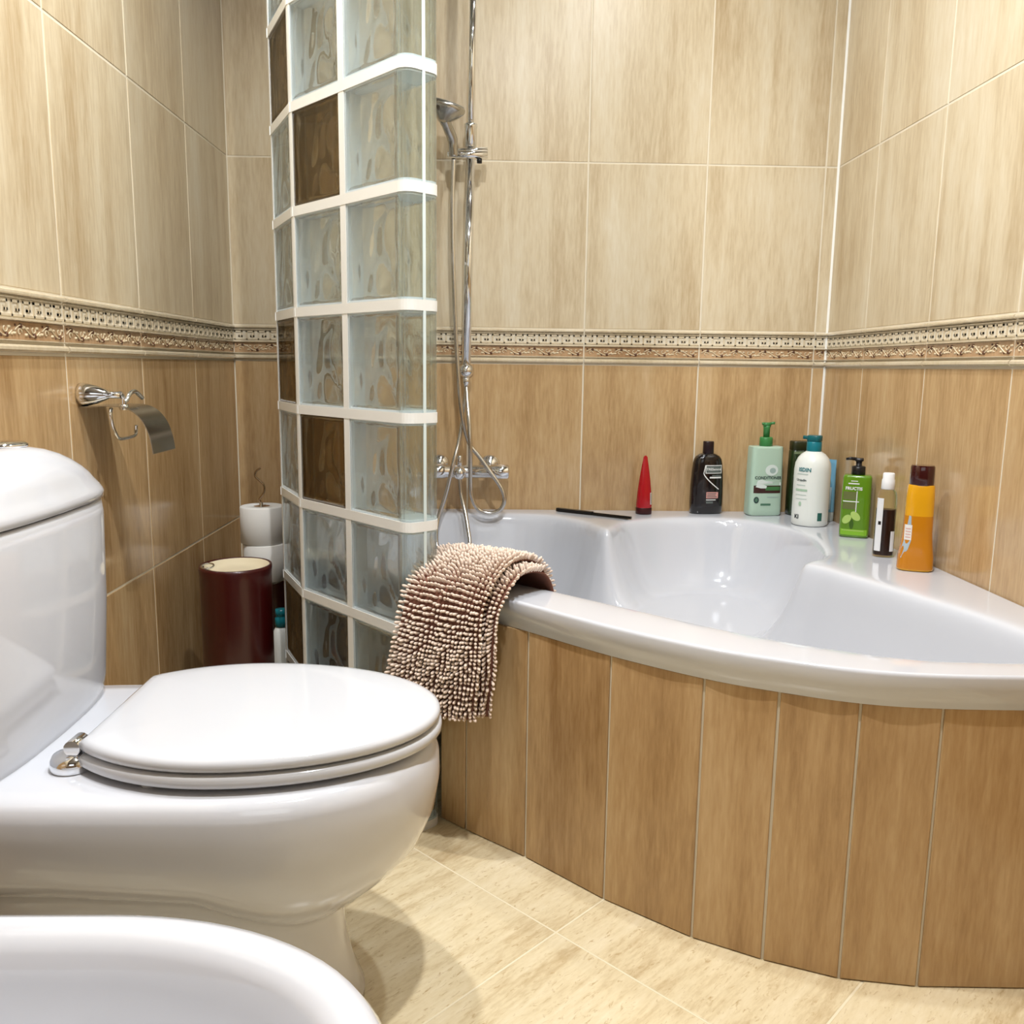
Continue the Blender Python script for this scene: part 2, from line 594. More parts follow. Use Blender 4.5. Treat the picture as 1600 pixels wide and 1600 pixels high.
def wavy_pane(wd, h, t=0.006, amp=0.0048, ng=18):
    """pressed pane: flat outside (y=0), rippled inside"""
    m = MB(); vs = []; fs = []
    for j in range(ng+1):
        for i in range(ng+1):
            x = -wd/2+wd*i/ng; z = -h/2+h*j/ng
            vs.append((x, 0, z))
    for j in range(ng+1):
        for i in range(ng+1):
            x = -wd/2+wd*i/ng; z = -h/2+h*j/ng
            e = min(1, 6*min(i, ng-i, j, ng-j)/ng)
            q = math.sin(x*58+2.4*math.sin(z*30+1.0))+0.8*math.sin(x*70-z*44+1.9*math.sin(x*36+1))+0.45*math.sin(z*52+2*math.sin(x*48))
            vs.append((x, t+amp*(0.5+0.45*q)*e, z))
    N = (ng+1)**2
    for j in range(ng):
        for i in range(ng):
            a = j*(ng+1)+i
            fs.append((a, a+1, a+ng+2, a+ng+1))
            fs.append((N+a, N+a+ng+1, N+a+ng+2, N+a+1))
    rim = [i for i in range(ng+1)]+[j*(ng+1)+ng for j in range(1, ng+1)]+[ng*(ng+1)+i for i in range(ng-1, -1, -1)]+[j*(ng+1) for j in range(ng-1, 0, -1)]
    for k in range(len(rim)):
        a, b = rim[k], rim[(k+1) % len(rim)]
        fs.append((a, N+a, N+b, b))
    m.add(vs, fs, 0, True)
    return m


def edge_shell(wd, h, d, t=0.004):
    """four inner side faces of the hollow block"""
    m = MB()
    x, z = wd/2, h/2
    y0, y1 = 0.0012, d-0.0012
    m.box((-x, y0, -z), (x, y1, -z+t)); m.box((-x, y0, z-t), (x, y1, z))
    m.box((-x, y0, -z+t), (-x+t, y1, z-t)); m.box((x-t, y0, -z+t), (x, y1, z-t))
    return m


BW = MOD-JW
glass = empty('glass_block_partition', (0.45, -0.82, 0))
tag(glass, 'curved partition of clear and brown glass blocks in white grout beside the bathtub', 'partition')
gl0 = Vector((0.45, -0.82, 0))
PANE = wavy_pane(BW-0.004, BW-0.004)
pane_c = PANE.mesh('pane', GLASS); pane_b = PANE.mesh('pane', GLASS_BROWN)
SHELL = edge_shell(BW, BW, BD)
shell_c = SHELL.mesh('glass_block', EDGE_AQUA); shell_b = SHELL.mesh('glass_block', EDGE_BROWN)

# rounded closing blocks at the free end
EX = 0.100           # end of block measured from its middle
er = 0.022
XE = 0.0765         # where the flat pane gives way to the rounded end


def end_outline(off=0.0, na=6):
    """from the front, around the end, to the back (x, y), pushed inwards by off"""
    r = er-off
    p = [(XE, off)]
    for k in range(na+1):
        a = -PI/2+PI/2*k/na
        p.append((EX-er+r*math.cos(a), er+r*math.sin(a)))
    for k in range(na+1):
        a = PI/2*k/na
        p.append((EX-er+r*math.cos(a), BD-er+r*math.sin(a)))
    p.append((XE, BD-off))
    return p


zt = BW/2
endm = MB()
o_, i_ = end_outline(0), end_outline(0.006)
outl = o_+i_[::-1]
endm.loft([[(x, y, z) for x, y in outl] for z in (-zt, zt)], 0, False, True, True)
end_me = endm.mesh('rounded_end', GLASS_GREEN)
seam = MB().box((EX-0.0005, BD/2-0.003, -zt), (EX+0.0012, BD/2+0.003, zt)).mesh('seam', plain('seam_white', srgb(225, 238, 238), 0.3))
esh = MB()
x = BW/2; t = 0.004
fo = [(-x, 0.0012)]+[(px, py) for px, py in end_outline(0.001)][1:-1]+[(-x, BD-0.0012)]
for za, zb in ((-zt, -zt+t), (zt-t, zt)):
    esh.loft([[(px, py, z) for px, py in fo] for z in (za, zb)], 0, False, True, True)
esh.box((-x, 0.0012, -zt+t), (-x+t, BD-0.0012, zt-t))
shell_end = esh.mesh('glass_block', EDGE_AQUA)
pw_end = XE+x
PE = wavy_pane(pw_end-0.001, BW-0.004)
pane_end = PE.mesh('pane', GLASS)

grout = MB()
nseg = len(GP)-1
for s in range(nseg):
    a, b = Vector(GP[s]+(0,)), Vector(GP[s+1]+(0,))
    d = (b-a); Ln = d.length; d.normalize()
    rz = math.atan2(d.y, d.x)
    mid = (a+b)/2
    inn = Vector((-d.y, d.x, 0))
    last = s == nseg-1
    for k in range(NR):
        zc = MOD*k+0.007+MOD/2
        brown = (not last) and s > 0 and ((k - (nseg-2-s)) % 3 == 0)
        c = mid+Vector((0, 0, zc))-gl0
        sx = (Ln-JW)/BW if s == 0 else 1.0
        if last:
            bl = place(shell_end, 'glass_block', glass, c, rz)
            place(pane_end, 'pane', bl, ((XE-x)/2, 0, 0))
            q = place(pane_end, 'pane', bl, ((XE-x)/2, BD, 0), PI)
            place(end_me, 'rounded_end', bl)
            place(seam, 'seam', bl)
        else:
            bl = place(shell_b if brown else shell_c, 'glass_block', glass, c, rz)
            bl.scale = (sx, 1, 1)
            if brown: bl['label'] = 'brown glass block'
            place(pane_b if brown else pane_c, 'pane', bl, (0, 0, 0))
            place(pane_b if brown else pane_c, 'pane', bl, (0, BD, 0), PI)
    # horizontal beds
    for k in range(NR+1):
        z0 = MOD*k+0.007-JW/2; z1 = z0+JW
        if k == 0: z0 = 0.0
        if last:
            fo2 = [(-Ln/2, -0.0012)]+[(px, py) for px, py in end_outline(-0.0012)][1:-1]+[(-Ln/2, BD+0.0012)]
            ring = [mid+d*px+inn*py for px, py in fo2]
        else:
            e0 = 0.004
            ring = [a-d*e0-inn*0.0012, b+d*e0-inn*0.0012, b+d*e0+inn*(BD+0.0012), a-d*e0+inn*(BD+0.0012)]
        grout.loft([[(p.x-gl0.x, p.y-gl0.y, z) for p in ring] for z in (z0, z1)], 0, False, True, True)
# upright joints
for s in range(nseg):
    p = Vector(GP[s]+(0,))
    d1 = (Vector(GP[s+1]+(0,))-p).normalized()
    d0 = (p-Vector(GP[s-1]+(0,))).normalized() if s > 0 else d1
    i0, i1 = Vector((-d0.y, d0.x, 0)), Vector((-d1.y, d1.x, 0))
    h = JW/2
    q0 = p-d0*h if s > 0 else p
    ring = [q0-i0*0.0006, p-(i0+i1).normalized()*0.0006, p+d1*h-i1*0.0006, p+d1*h+i1*(BD+0.0006), p+(i0+i1).normalized()*BD, q0+i0*(BD+0.0006)]
    grout.loft([[(v.x-gl0.x, v.y-gl0.y, z) for v in ring] for z in (0.0, MOD*NR+0.007)], 0, False, True, True)
grout.build('grout', GROUT_WHITE, glass)

# ------------------------------------------------------------------ corner bathtub
RIM = 0.487
OUT = [(RW-0.002, -0.002), (0.334, -0.002), (0.334, -0.30), (0.336, -0.478), (0.402, -0.628), (0.52, -0.762), (0.652, -0.910),
       (0.726, -0.974), (0.805, -1.053), (0.935, -1.184), (1.064, -1.288), (1.162, -1.343), (1.265, -1.386), (1.375, -1.404), (1.534, -1.409), (RW-0.002, -1.409)]
BAS = [(0.385, -0.14), (0.52, -0.078), (0.70, -0.074), (0.888, -0.090), (0.985, -0.185), (1.034, -0.300), (1.060, -0.275), (1.11, -0.190), (1.22, -0.128), (1.342, -0.112), (1.45, -0.145),
       (1.525, -0.235), (1.552, -0.36), (1.542, -0.47), (1.505, -0.60), (1.440, -0.670), (1.432, -0.700), (1.475, -0.79), (1.52, -0.90), (1.566, -1.02), (1.605, -1.15), (1.612, -1.26),
       (1.55, -1.328), (1.45, -1.332), (1.34, -1.313), (1.177, -1.224), (1.003, -1.072), (0.859, -0.938), (0.72, -0.815), (0.58, -0.675), (0.47, -0.53), (0.405, -0.38), (0.378, -0.24)]
MAIN = [p for i, p in enumerate(BAS) if not (6 <= i <= 15)]
MAIN = MAIN[:6]+[(1.15, -0.40), (1.30, -0.55)]+MAIN[6:]


def sdf(P, poly):
    """signed distance, positive inside"""
    P = np.asarray(P)[:, :2]; A = np.asarray(poly); B = np.roll(A, -1, 0)
    best = np.full(len(P), 1e9); ins = np.zeros(len(P), bool)
    for a, b in zip(A, B):
        ab = b-a; ap = P-a
        t = np.clip((ap@ab)/(ab@ab), 0, 1)
        dd = np.hypot(*(ap-t[:, None]*ab).T)
        best = np.minimum(best, dd)
        c = ((a[1] > P[:, 1]) != (b[1] > P[:, 1]))
        with np.errstate(divide='ignore', invalid='ignore'):
            xx = (b[0]-a[0])*(P[:, 1]-a[1])/(b[1]-a[1])+a[0]
        ins ^= c & (P[:, 0] < xx)
    return np.where(ins, best, -best)


def cr2(P, per):
    return [(v.x, v.y) for v in catmull([(a, b, 0) for a, b in P], per, True)]


basF = cr2(BAS, 4); basM = cr2(MAIN, 4)


def drop(d, depth, wdt, p, fil=0.007):
    de = (d+np.sqrt(d*d+fil*fil))/2
    s = np.clip(de/wdt, 0, 1)
    return depth*(1-(1-s)**p)


def tub_z(P):
    a = drop(sdf(P, basF)-0.004, 0.195, 0.115, 2.3)
    b = drop(sdf(P, basM)-0.004, 0.40, 0.21, 2.4)
    k = 0.028
    mx = np.maximum(a, b)
    return RIM-(mx+k*np.log1p(np.exp(-np.abs(a-b)/k))*np.clip(mx/0.10, 0, 1)**2)


# polar grid from the middle of the basin to the outline
def resample(poly, step):
    out = []
    for i in range(len(poly)):
        a, b = Vector(poly[i]), Vector(poly[(i+1) % len(poly)])
        n = max(1, int((b-a).length/step))
        for k in range(n): out.append(tuple(a+(b-a)*(k/n)))
    return out


front = catmull([(a, b, 0) for a, b in OUT[6:15]], 6)
outline = OUT[:3]+[(v.x, v.y) for v in catmull([(a, b, 0) for a, b in OUT[2:7]], 5)][1:-1]+[(v.x, v.y) for v in front]+[OUT[15]]
outline = resample(outline, 0.011)
cx, cy = 1.06, -0.66
O = np.array(outline)
nA = len(O); nRd = 120
rad = np.linspace(0, 1, nRd+1)[1:]
inset = 0.006
dirs = O-np.array([cx, cy]); Ls = np.hypot(dirs[:, 0], dirs[:, 1])
grid = []
for r in rad:
    grid.append(np.array([cx, cy])+dirs*(r*(Ls-inset)/Ls)[:, None])
XY = np.concatenate(grid+[np.array([[cx, cy]])])
Z = tub_z(XY)
V = [tuple(p)+(z,) for p, z in zip(XY, Z)]
ctr = len(V)-1
Fc = []
for a in range(nRd-1):
    for i in range(nA):
        j = (i+1) % nA
        Fc.append((a*nA+i, (a+1)*nA+i, (a+1)*nA+j, a*nA+j))
for i in range(nA): Fc.append((ctr, i, (i+1) % nA))
tub = empty('corner_bathtub', (1.05, -0.7, 0))
tag(tub, 'white corner bathtub with curved front rim and moulded seat in the tiled corner', 'bathtub')
to = Vector((1.05, -0.7, 0))
tb = MB()
# rolled outer rim
rimr = []
for f_, dz in ((0.4, -0.0006), (0.75, -0.0022), (0.94, -0.0042), (1.0, -0.0065), (1.0, -0.050)):
    rimr.append([(cx+dx*((L-inset*(1-f_))/L), cy+dy*((L-inset*(1-f_))/L), RIM+dz) for (dx, dy), L in zip(dirs, Ls)])
rimr.append([(cx+dx*((L-0.03)/L), cy+dy*((L-0.03)/L), RIM-0.052) for (dx, dy), L in zip(dirs, Ls)])
base = (nRd-1)*nA
for k, rg in enumerate(rimr):
    o0 = len(V); V += rg
    for i in range(nA):
        j = (i+1) % nA
        Fc.append((base+i, o0+i, o0+j, base+j))
    base = o0
tb.add([(a-to.x, b-to.y, c) for a, b, c in V], [f[::-1] for f in Fc], 0, True)
shell = tb.build('tub_shell', ACRYL, tub)
# drain in the basin
dm = MB().lathe([(0.03, -0.002), (0.03, 0.003), (0.024, 0.005), (0.0, 0.006)], (1.0-to.x, -0.72-to.y, float(tub_z(np.array([[1.0, -0.72]]))[0])), n=20)
dm.build('drain', CHROME, tub)

# curved panel of upright tiles under the rim
panel = empty('tiled_bath_panel', (1.05, -1.2, 0))
tag(panel, 'curved front panel of upright tan tiles under the bathtub rim', 'bath panel')
po = Vector((1.05, -1.2, 0))
PN = [(0.640, -0.906), (0.692, -0.953), (0.805, -1.050), (0.935, -1.181), (1.064, -1.284), (1.162, -1.338), (1.265, -1.381), (1.375, -1.399), (1.545, -1.404), (RW-0.006, -1.404)]
pb = MB()
ins = 0.006
inner = []
for i, p in enumerate(PN):
    a = Vector(PN[max(i-1, 0)]); b = Vector(PN[min(i+1, len(PN)-1)])
    d = (b-a).normalized(); n_ = Vector((-d.y, d.x))
    inner.append((Vector(p)+n_*0.0035, Vector(p)+n_*0.030))
for i in range(len(PN)-1):
    a, b = inner[i], inner[i+1]
    ring = [a[0], b[0], b[1], a[1]]
    pb.loft([[(v.x-po.x, v.y-po.y, z) for v in ring] for z in (0.0, 0.437)], 0, False, True, True)
pb.build('grout', GROUT, panel)
for i in range(len(PN)-1):
    a, b = Vector(PN[i]), Vector(PN[i+1])
    d = b-a; Ln = d.length
    place(tile_mesh(Ln-0.0006, 0.434, TILE_PANEL), 'tile', panel, (a.x-po.x, a.y-po.y, 0.0015), math.atan2(d.y, d.x))


# ------------------------------------------------------------------ toilet
def dring(z, xb, xf, hw, xc, nf=2.0, nb=6.0, N=72):
    r = []
    for i in range(N):
        t = 2*PI*i/N
        c, s = math.cos(t), math.sin(t)
        if c >= 0:
            r.append((xc+(xf-xc)*c**(2/nf), hw*math.copysign(abs(s)**(2/nf), s), z))
        else:
            r.append((xc-(xc-xb)*abs(c)**(2/nb), hw*math.copysign(abs(s)**(2/nb), s), z))
    return r


TY = -1.4115
toilet = empty('toilet', (0.0, TY, 0))
tag(toilet, 'white ceramic toilet with closed lid and cistern against the wall', 'toilet')
bm = MB()
lv = [(0.0, 0.065, 0.560, 0.125, 0.40), (0.012, 0.062, 0.560, 0.126, 0.40), (0.05, 0.062, 0.545, 0.118, 0.39), (0.10, 0.060, 0.535, 0.112, 0.38), (0.150, 0.055, 0.532, 0.112, 0.37),
      (0.166, 0.04, 0.536, 0.118, 0.36), (0.178, 0.012, 0.548, 0.134, 0.36), (0.190, 0.008, 0.568, 0.150, 0.37), (0.205, 0.006, 0.590, 0.166, 0.38), (0.230, 0.006, 0.619, 0.181, 0.39),
      (0.26, 0.006, 0.645, 0.192, 0.40), (0.30, 0.006, 0.662, 0.199, 0.41), (0.345, 0.006, 0.669, 0.203, 0.415), (0.375, 0.006, 0.668, 0.203, 0.415), (0.391, 0.008, 0.661, 0.199, 0.415),
      (0.399, 0.014, 0.648, 0.190, 0.41), (0.4005, 0.03, 0.62, 0.165, 0.40), (0.4005, 0.10, 0.50, 0.08, 0.35)]
def necked(r):
    """the waist between bowl and foot climbs towards the back"""
    out = []
    for x, y, z in r:
        wz = max(0.0, 1-abs(z-0.172)/(0.11 if z < 0.172 else 0.20))
        q = min(1.0, max(0.0, (0.53-x)/0.20)); q = q*q*(3-2*q)
        out.append((x, y, z+0.072*wz*q))
    return out


bm.loft([necked(dring(*l)) for l in lv], 0, True, True, True)
bm.build('bowl', WHITE_CER, toilet)


def lid_ring(z, off, N=80):
    """egg outline cut straight across at the hinges"""
    r = []
    xm, af, ab, hw, xb = 0.402, 0.270-off, 0.224-off, 0.1775-off, 0.232+off
    for i in range(N):
        t = 2*PI*i/N
        c, s = math.cos(t), math.sin(t)
        px = xm+(af if c > 0 else ab)*math.copysign(abs(c), c)
        py = hw*s
        if px < xb: px = xb
        r.append((px, py, z))
    return r


sm_ = MB()
sm_.loft([lid_ring(z, o) for z, o in ((0.4065, 0.008), (0.4080, 0.003), (0.411, 0.0), (0.419, 0.0), (0.4225, 0.003), (0.424, 0.009))], 0, True, True, True)
so = sm_.build('seat', WHITE_LID, toilet)
lm = MB()
lm.loft([lid_ring(z, o) for z, o in ((0.4265, 0.010), (0.4275, 0.005), (0.4310, 0.002), (0.4365, 0.002), (0.4405, 0.004), (0.4432, 0.009), (0.4446, 0.018), (0.4456, 0.04), (0.4462, 0.08), (0.4465, 0.14))], 0, True, True, True)
lo_ = lm.build('lid', WHITE_LID, toilet)
for y, x in ((-0.10, 0.56), (0.10, 0.56), (-0.150, 0.33), (0.150, 0.33)):
    MB().lathe([(0.008, 0.4003), (0.008, 0.407)], (x, y, 0), n=12).build('buffer', WHITE_LID, toilet)
for sy in (-1,):
    h = MB()
    h.lathe([(0.025, 0.400), (0.0265, 0.403), (0.0265, 0.412), (0.023, 0.419), (0.012, 0.422)], (0.219, sy*0.102, 0), n=24)
    h.lathe([(0.010, 0.0), (0.010, 0.028)], (0.225, sy*0.102-0.014, 0.431), (0, 1, 0), n=16)
    h.build('hinge', CHROME, toilet)
MB().lathe([(0.016, 0.400), (0.017, 0.402), (0.015, 0.4065)], (0.252, 0.09, 0), n=20).build('hinge', CHROME, toilet)
# cistern
ct = MB()
cl = [(0.392, 0.006, 0.150, 0.182), (0.400, 0.005, 0.158, 0.189), (0.43, 0.005, 0.163, 0.193), (0.55, 0.005, 0.170, 0.198), (0.68, 0.005, 0.173, 0.200), (0.698, 0.005, 0.171, 0.198), (0.700, 0.008, 0.166, 0.193)]


def crings(z, xb, xf, hw, N=72):
    r = []
    for i in range(N):
        t = 2*PI*i/N
        c, s = math.cos(t), math.sin(t)
        n = 5.0
        py = hw*math.copysign(abs(s)**(2/n), s)
        px = math.copysign(abs(c)**(2/n), c)
        xfy = xf-0.012*(py/hw)**2
        xm = (xb+xf)/2
        r.append((xm+(xfy-xm)*px if px > 0 else xm+(xm-xb)*px, py, z))
    return r


ct.loft([crings(*l) for l in cl], 0, True, True, True)
ct.build('cistern', WHITE_CER, toilet)
cl_ = MB()
rings = [crings(0.7025, 0.008, 0.168, 0.195), crings(0.7035, 0.004, 0.174, 0.2005), crings(0.712, 0.004, 0.175, 0.2015)]
for s in (0.985, 0.95, 0.9, 0.84, 0.76, 0.66, 0.54, 0.4, 0.25, 0.1):
    xm = 0.088
    z = 0.712+0.078*(1-s**2.3)**0.85
    rings.append([(xm+(x-xm)*(0.25+0.75*s if s < 0.9 else s), y*s, z) for x, y, _ in crings(0, 0.004, 0.175, 0.2015)])
cl_.loft(rings, 0, True, True, True)
cl_.build('cistern_lid', WHITE_CER, toilet)
fb = MB()
fb.lathe([(0.034, 0.0), (0.034, 0.003), (0.030, 0.006), (0.0, 0.0075)], (0.088, 0.028, 0.7885), n=28)
fb.build('flush_button', CHROME, toilet)
MB().lathe([(0.048, 0.0015), (0.048, 0.075)], (0, 0, 0.128), (1, 0, 0), n=24).build('waste_pipe', DARK_RED2, toilet)

# ------------------------------------------------------------------ bidet
BY = -1.985
bidet = empty('bidet', (0.0, BY, 0))
tag(bidet, 'white ceramic bidet with open basin standing beside the toilet', 'bidet')
bd = MB()
lv = [(0.0, 0.08, 0.540, 0.120, 0.38), (0.012, 0.078, 0.540, 0.120, 0.38), (0.08, 0.078, 0.530, 0.112, 0.37), (0.16, 0.07, 0.535, 0.116, 0.36), (0.19, 0.02, 0.570, 0.150, 0.37), (0.24, 0.008, 0.625, 0.172, 0.38),
      (0.30, 0.006, 0.655, 0.183, 0.39), (0.36, 0.006, 0.668, 0.187, 0.39), (0.385, 0.008, 0.667, 0.186, 0.39), (0.396, 0.016, 0.659, 0.180, 0.39), (0.400, 0.03, 0.648, 0.170, 0.39), (0.399, 0.10, 0.636, 0.158, 0.38),
      (0.394, 0.115, 0.624, 0.147, 0.38), (0.384, 0.122, 0.617, 0.140, 0.38), (0.36, 0.130, 0.610, 0.133, 0.38), (0.32, 0.145, 0.597, 0.122, 0.38), (0.29, 0.165, 0.575, 0.105, 0.38), (0.268, 0.20, 0.53, 0.08, 0.37), (0.258, 0.28, 0.44, 0.04, 0.35)]
bd.loft([dring(*l) for l in lv], 0, True, True, True)
bd.build('bowl', WHITE_CER, bidet)
MB().lathe([(0.022, 0.0), (0.022, 0.002), (0.012, 0.003), (0.0, 0.003)], (0.36, 0, 0.2585), n=20).build('drain', CHROME, bidet)
tp = MB()
tp.lathe([(0.026, 0.0), (0.026, 0.006), (0.019, 0.010), (0.019, 0.07), (0.015, 0.085), (0.0, 0.088)], (0.065, 0, 0.400), n=24)
tp.tube(catmull([(0.075, 0, 0.445), (0.11, 0, 0.462), (0.145, 0, 0.455), (0.158, 0, 0.440)], 5), 0.010, 12)
tp.tube([(0.065, 0, 0.486), (0.05, 0, 0.50), (0.02, 0, 0.515)], 0.006, 10)
tp.build('mixer_tap', CHROME, bidet)


# ------------------------------------------------------------------ chenille bath mat over the rim
matroot = empty('bath_mat', (0.70, -0.98, 0.28))
tag(matroot, 'beige chenille bath mat folded over the bathtub rim beside the glass blocks', 'bath mat')
mo = Vector((0.70, -0.98, 0.28))
Lp = [(0.718, -0.775, 0.425), (0.692, -0.800, 0.490), (0.664, -0.845, 0.522), (0.630, -0.905, 0.518), (0.596, -0.962, 0.488), (0.578, -0.990, 0.42), (0.567, -0.998, 0.35), (0.560, -1.000, 0.285)]
Mp = [(0.800, -0.850, 0.405), (0.778, -0.868, 0.490), (0.750, -0.905, 0.525), (0.715, -0.960, 0.523), (0.682, -1.008, 0.488), (0.668, -1.030, 0.41), (0.660, -1.036, 0.35), (0.652, -1.036, 0.278)]
Rp = [(0.868, -0.925, 0.420), (0.852, -0.940, 0.496), (0.828, -0.964, 0.524), (0.787, -1.010, 0.524), (0.755, -1.052, 0.478), (0.747, -1.062, 0.42), (0.743, -1.064, 0.355), (0.737, -1.062, 0.282)]


def mat_surface(nu, nv, u0=0.0, u1=1.0, v0=0.0, v1=1.0, off=0.0, wob=0.0):
    """grid of points and normals over the draped cloth"""
    per = 10
    cl, cm, crr = catmull(Lp, per), catmull(Mp, per), catmull(Rp, per)
    P = np.array([[tuple(p) for p in c] for c in (cl, cm, crr)])
    nn = P.shape[1]
    out = np.zeros((nv, nu, 3))
    for j in range(nv):
        t = (v0+(v1-v0)*j/(nv-1))*(nn-1)
        a = int(min(t, nn-2)); f = t-a
        q = P[:, a]*(1-f)+P[:, a+1]*f
        for i in range(nu):
            u = u0+(u1-u0)*i/(nu-1)
            out[j, i] = q[0]*(1-u)*(1-2*u)+q[1]*4*u*(1-u)+q[2]*u*(2*u-1)
    du = np.gradient(out, axis=1); dv = np.gradient(out, axis=0)
    n = np.cross(dv, du); n /= np.linalg.norm(n, axis=2)[..., None]
    if n[-3, nu//2, 1] > 0: n = -n
    if wob:
        uu, vv = np.meshgrid(np.linspace(u0, u1, nu), np.linspace(v0, v1, nv))
        out = out+n*(wob*np.sin(uu*11+vv*4)*np.sin(vv*9+1))[..., None]
    return out+n*off, n, du, dv


def cloth(off, u0, u1, v0, v1, name):
    nu, nv = 26, 60
    p, n, _, _ = mat_surface(nu, nv, u0, u1, v0, v1, off)
    q = p-n*0.003
    m = MB(); vs = [tuple(Vector(x)-mo) for x in p.reshape(-1, 3)]+[tuple(Vector(x)-mo) for x in q.reshape(-1, 3)]
    N = nu*nv; fs = []
    for j in range(nv-1):
        for i in range(nu-1):
            a = j*nu+i
            fs.append((a, a+nu, a+nu+1, a+1)); fs.append((N+a, N+a+1, N+a+nu+1, N+a+nu))
    rim = [i for i in range(nu)]+[j*nu+nu-1 for j in range(1, nv)]+[(nv-1)*nu+i for i in range(nu-2, -1, -1)]+[j*nu for j in range(nv-2, 0, -1)]
    for k in range(len(rim)):
        a, b = rim[k], rim[(k+1) % len(rim)]
        fs.append((a, b, N+b, N+a))
    m.add(vs, fs, 0, True)
    return m.build(name, MAT_BASE, matroot)


def pile(off, u0, u1, v0, v1, nu, nv, droop, name):
    p, n, du, dv = mat_surface(nu, nv, u0, u1, v0, v1, off)
    rng = np.random.default_rng(3)
    m = MB()
    K = 6
    for j in range(nv):
        for i in range(nu):
            c = Vector(p[j, i]); nn_ = Vector(n[j, i])
            tu = Vector(du[j, i]).normalized(); tv = Vector(dv[j, i]).normalized()
            c = c+tu*rng.normal(0, 0.0004)+tv*rng.normal(0, 0.0006)
            edge = (i/(nu-1)-0.5)*2
            ax = (nn_+Vector((0, 0, -0.42-0.25*rng.random()))*droop+tu*(rng.normal(0, 0.09)+0.22*math.sin(j*0.33+i*0.9)+0.55*edge*abs(edge)**3)+tv*rng.normal(0, 0.08)).normalized()
            e1 = ax.cross(Vector((0.3, 0.2, 1))).normalized(); e2 = ax.cross(e1)
            Lh = 0.0135*(0.85+0.3*rng.random()); r = 0.0028*(0.9+0.2*rng.random())
            rings = []
            for h, rr in ((0.0, 0.7), (0.3, 1.0), (0.72, 1.05), (0.92, 0.72), (1.0, 0.3)):
                rings.append([c+ax*(Lh*h)+e1*(r*rr*math.cos(2*PI*k/K))+e2*(r*rr*math.sin(2*PI*k/K))-mo for k in range(K)])
            m.loft(rings, 0, True, False, True)
    o = m.build(name, MAT_PILE, matroot)
    o['kind'] = 'stuff'
    return o


cloth(0.002, 0.12, 1.0, 0.0, 1.0, 'backing')
pile(0.002, 0.80, 1.0, 0.28, 0.985, 5, 44, 0.5, 'pile')
cloth(0.020, 0.0, 0.86, 0.05, 1.0, 'backing')
pile(0.020, 0.0, 0.86, 0.06, 0.99, 22, 60, 0.22, 'pile')

# ------------------------------------------------------------------ shower
column = empty('shower_rail', (0.668, -0.055, 0.9))
tag(column, 'chrome shower rail on the wall with sliding bracket', 'shower rail')
so_ = Vector((0.668, -0.055, 0.9))


def rel(pts, o): return [tuple(Vector(p)-o) for p in pts]


pm = MB(); pm.tube(rel([(0.663, -0.055, 0.905), (0.672, -0.055, 1.475)], so_), 0.0125, 16); pm.build('lower_pipe', CHROME, column)
pm = MB(); pm.tube(rel([(0.672, -0.055, 1.475), (0.680, -0.055, 2.05)], so_), 0.0090, 14); pm.build('upper_pipe', CHROME, column)
pm = MB(); pm.lathe([(0.012, 0), (0.0165, 0.002), (0.0165, 0.050), (0.018, 0.052), (0.018, 0.060), (0.010, 0.064)], tuple(Vector((0.6725, -0.055, 1.484))-so_), n=20); pm.build('collar', CHROME, column)
pm = MB(); pm.tube(rel([(0.612, -0.080, 1.460), (0.719, -0.080, 1.462)], so_), 0.0105, 16)
pm.tube(rel([(0.632, -0.062, 1.472), (0.719, -0.062, 1.474)], so_), 0.0105, 16); pm.build('slider_bracket', CHROME, column)
pm = MB(); pm.lathe([(0.007, 0), (0.007, -0.012), (0.0, -0.013)], tuple(Vector((0.697, -0.078, 1.452))-so_), n=12); pm.build('clamp_screw', BLACK, column)
pm = MB(); pm.sphere(tuple(Vector((0.6625, -0.055, 0.889))-so_), 0.0205, 18); pm.lathe([(0.010, 0), (0.010, -0.020), (0.0075, -0.022), (0.0075, -0.032)], tuple(Vector((0.6630, -0.055, 0.873))-so_), n=14)
pm.lathe([(0.0205, 0.0), (0.0205, 0.004), (0.011, 0.008), (0.011, 0.050)], tuple(Vector((0.6625, -0.0015, 0.889))-so_), (0, -1, 0), n=20)
pm.build('diverter', CHROME, column)
pm = MB(); pm.lathe([(0.0205, 0.0), (0.0205, 0.004), (0.009, 0.008), (0.009, 0.048)], tuple(Vector((0.6785, -0.0015, 1.95))-so_), (0, -1, 0), n=20); pm.build('wall_flange', CHROME, column)
# overhead arm and rain head above the picture
pm = MB(); pm.tube(rel(catmull([(0.680, -0.055, 2.04), (0.682, -0.06, 2.10), (0.685, -0.12, 2.13), (0.70, -0.40, 2.12)], 6), so_), 0.0090, 12)
pm.lathe([(0.012, 0.0), (0.10, -0.02), (0.10, -0.03), (0.0, -0.031)], tuple(Vector((0.70, -0.40, 2.115))-so_), n=32); pm.build('rain_head', CHROME, column)

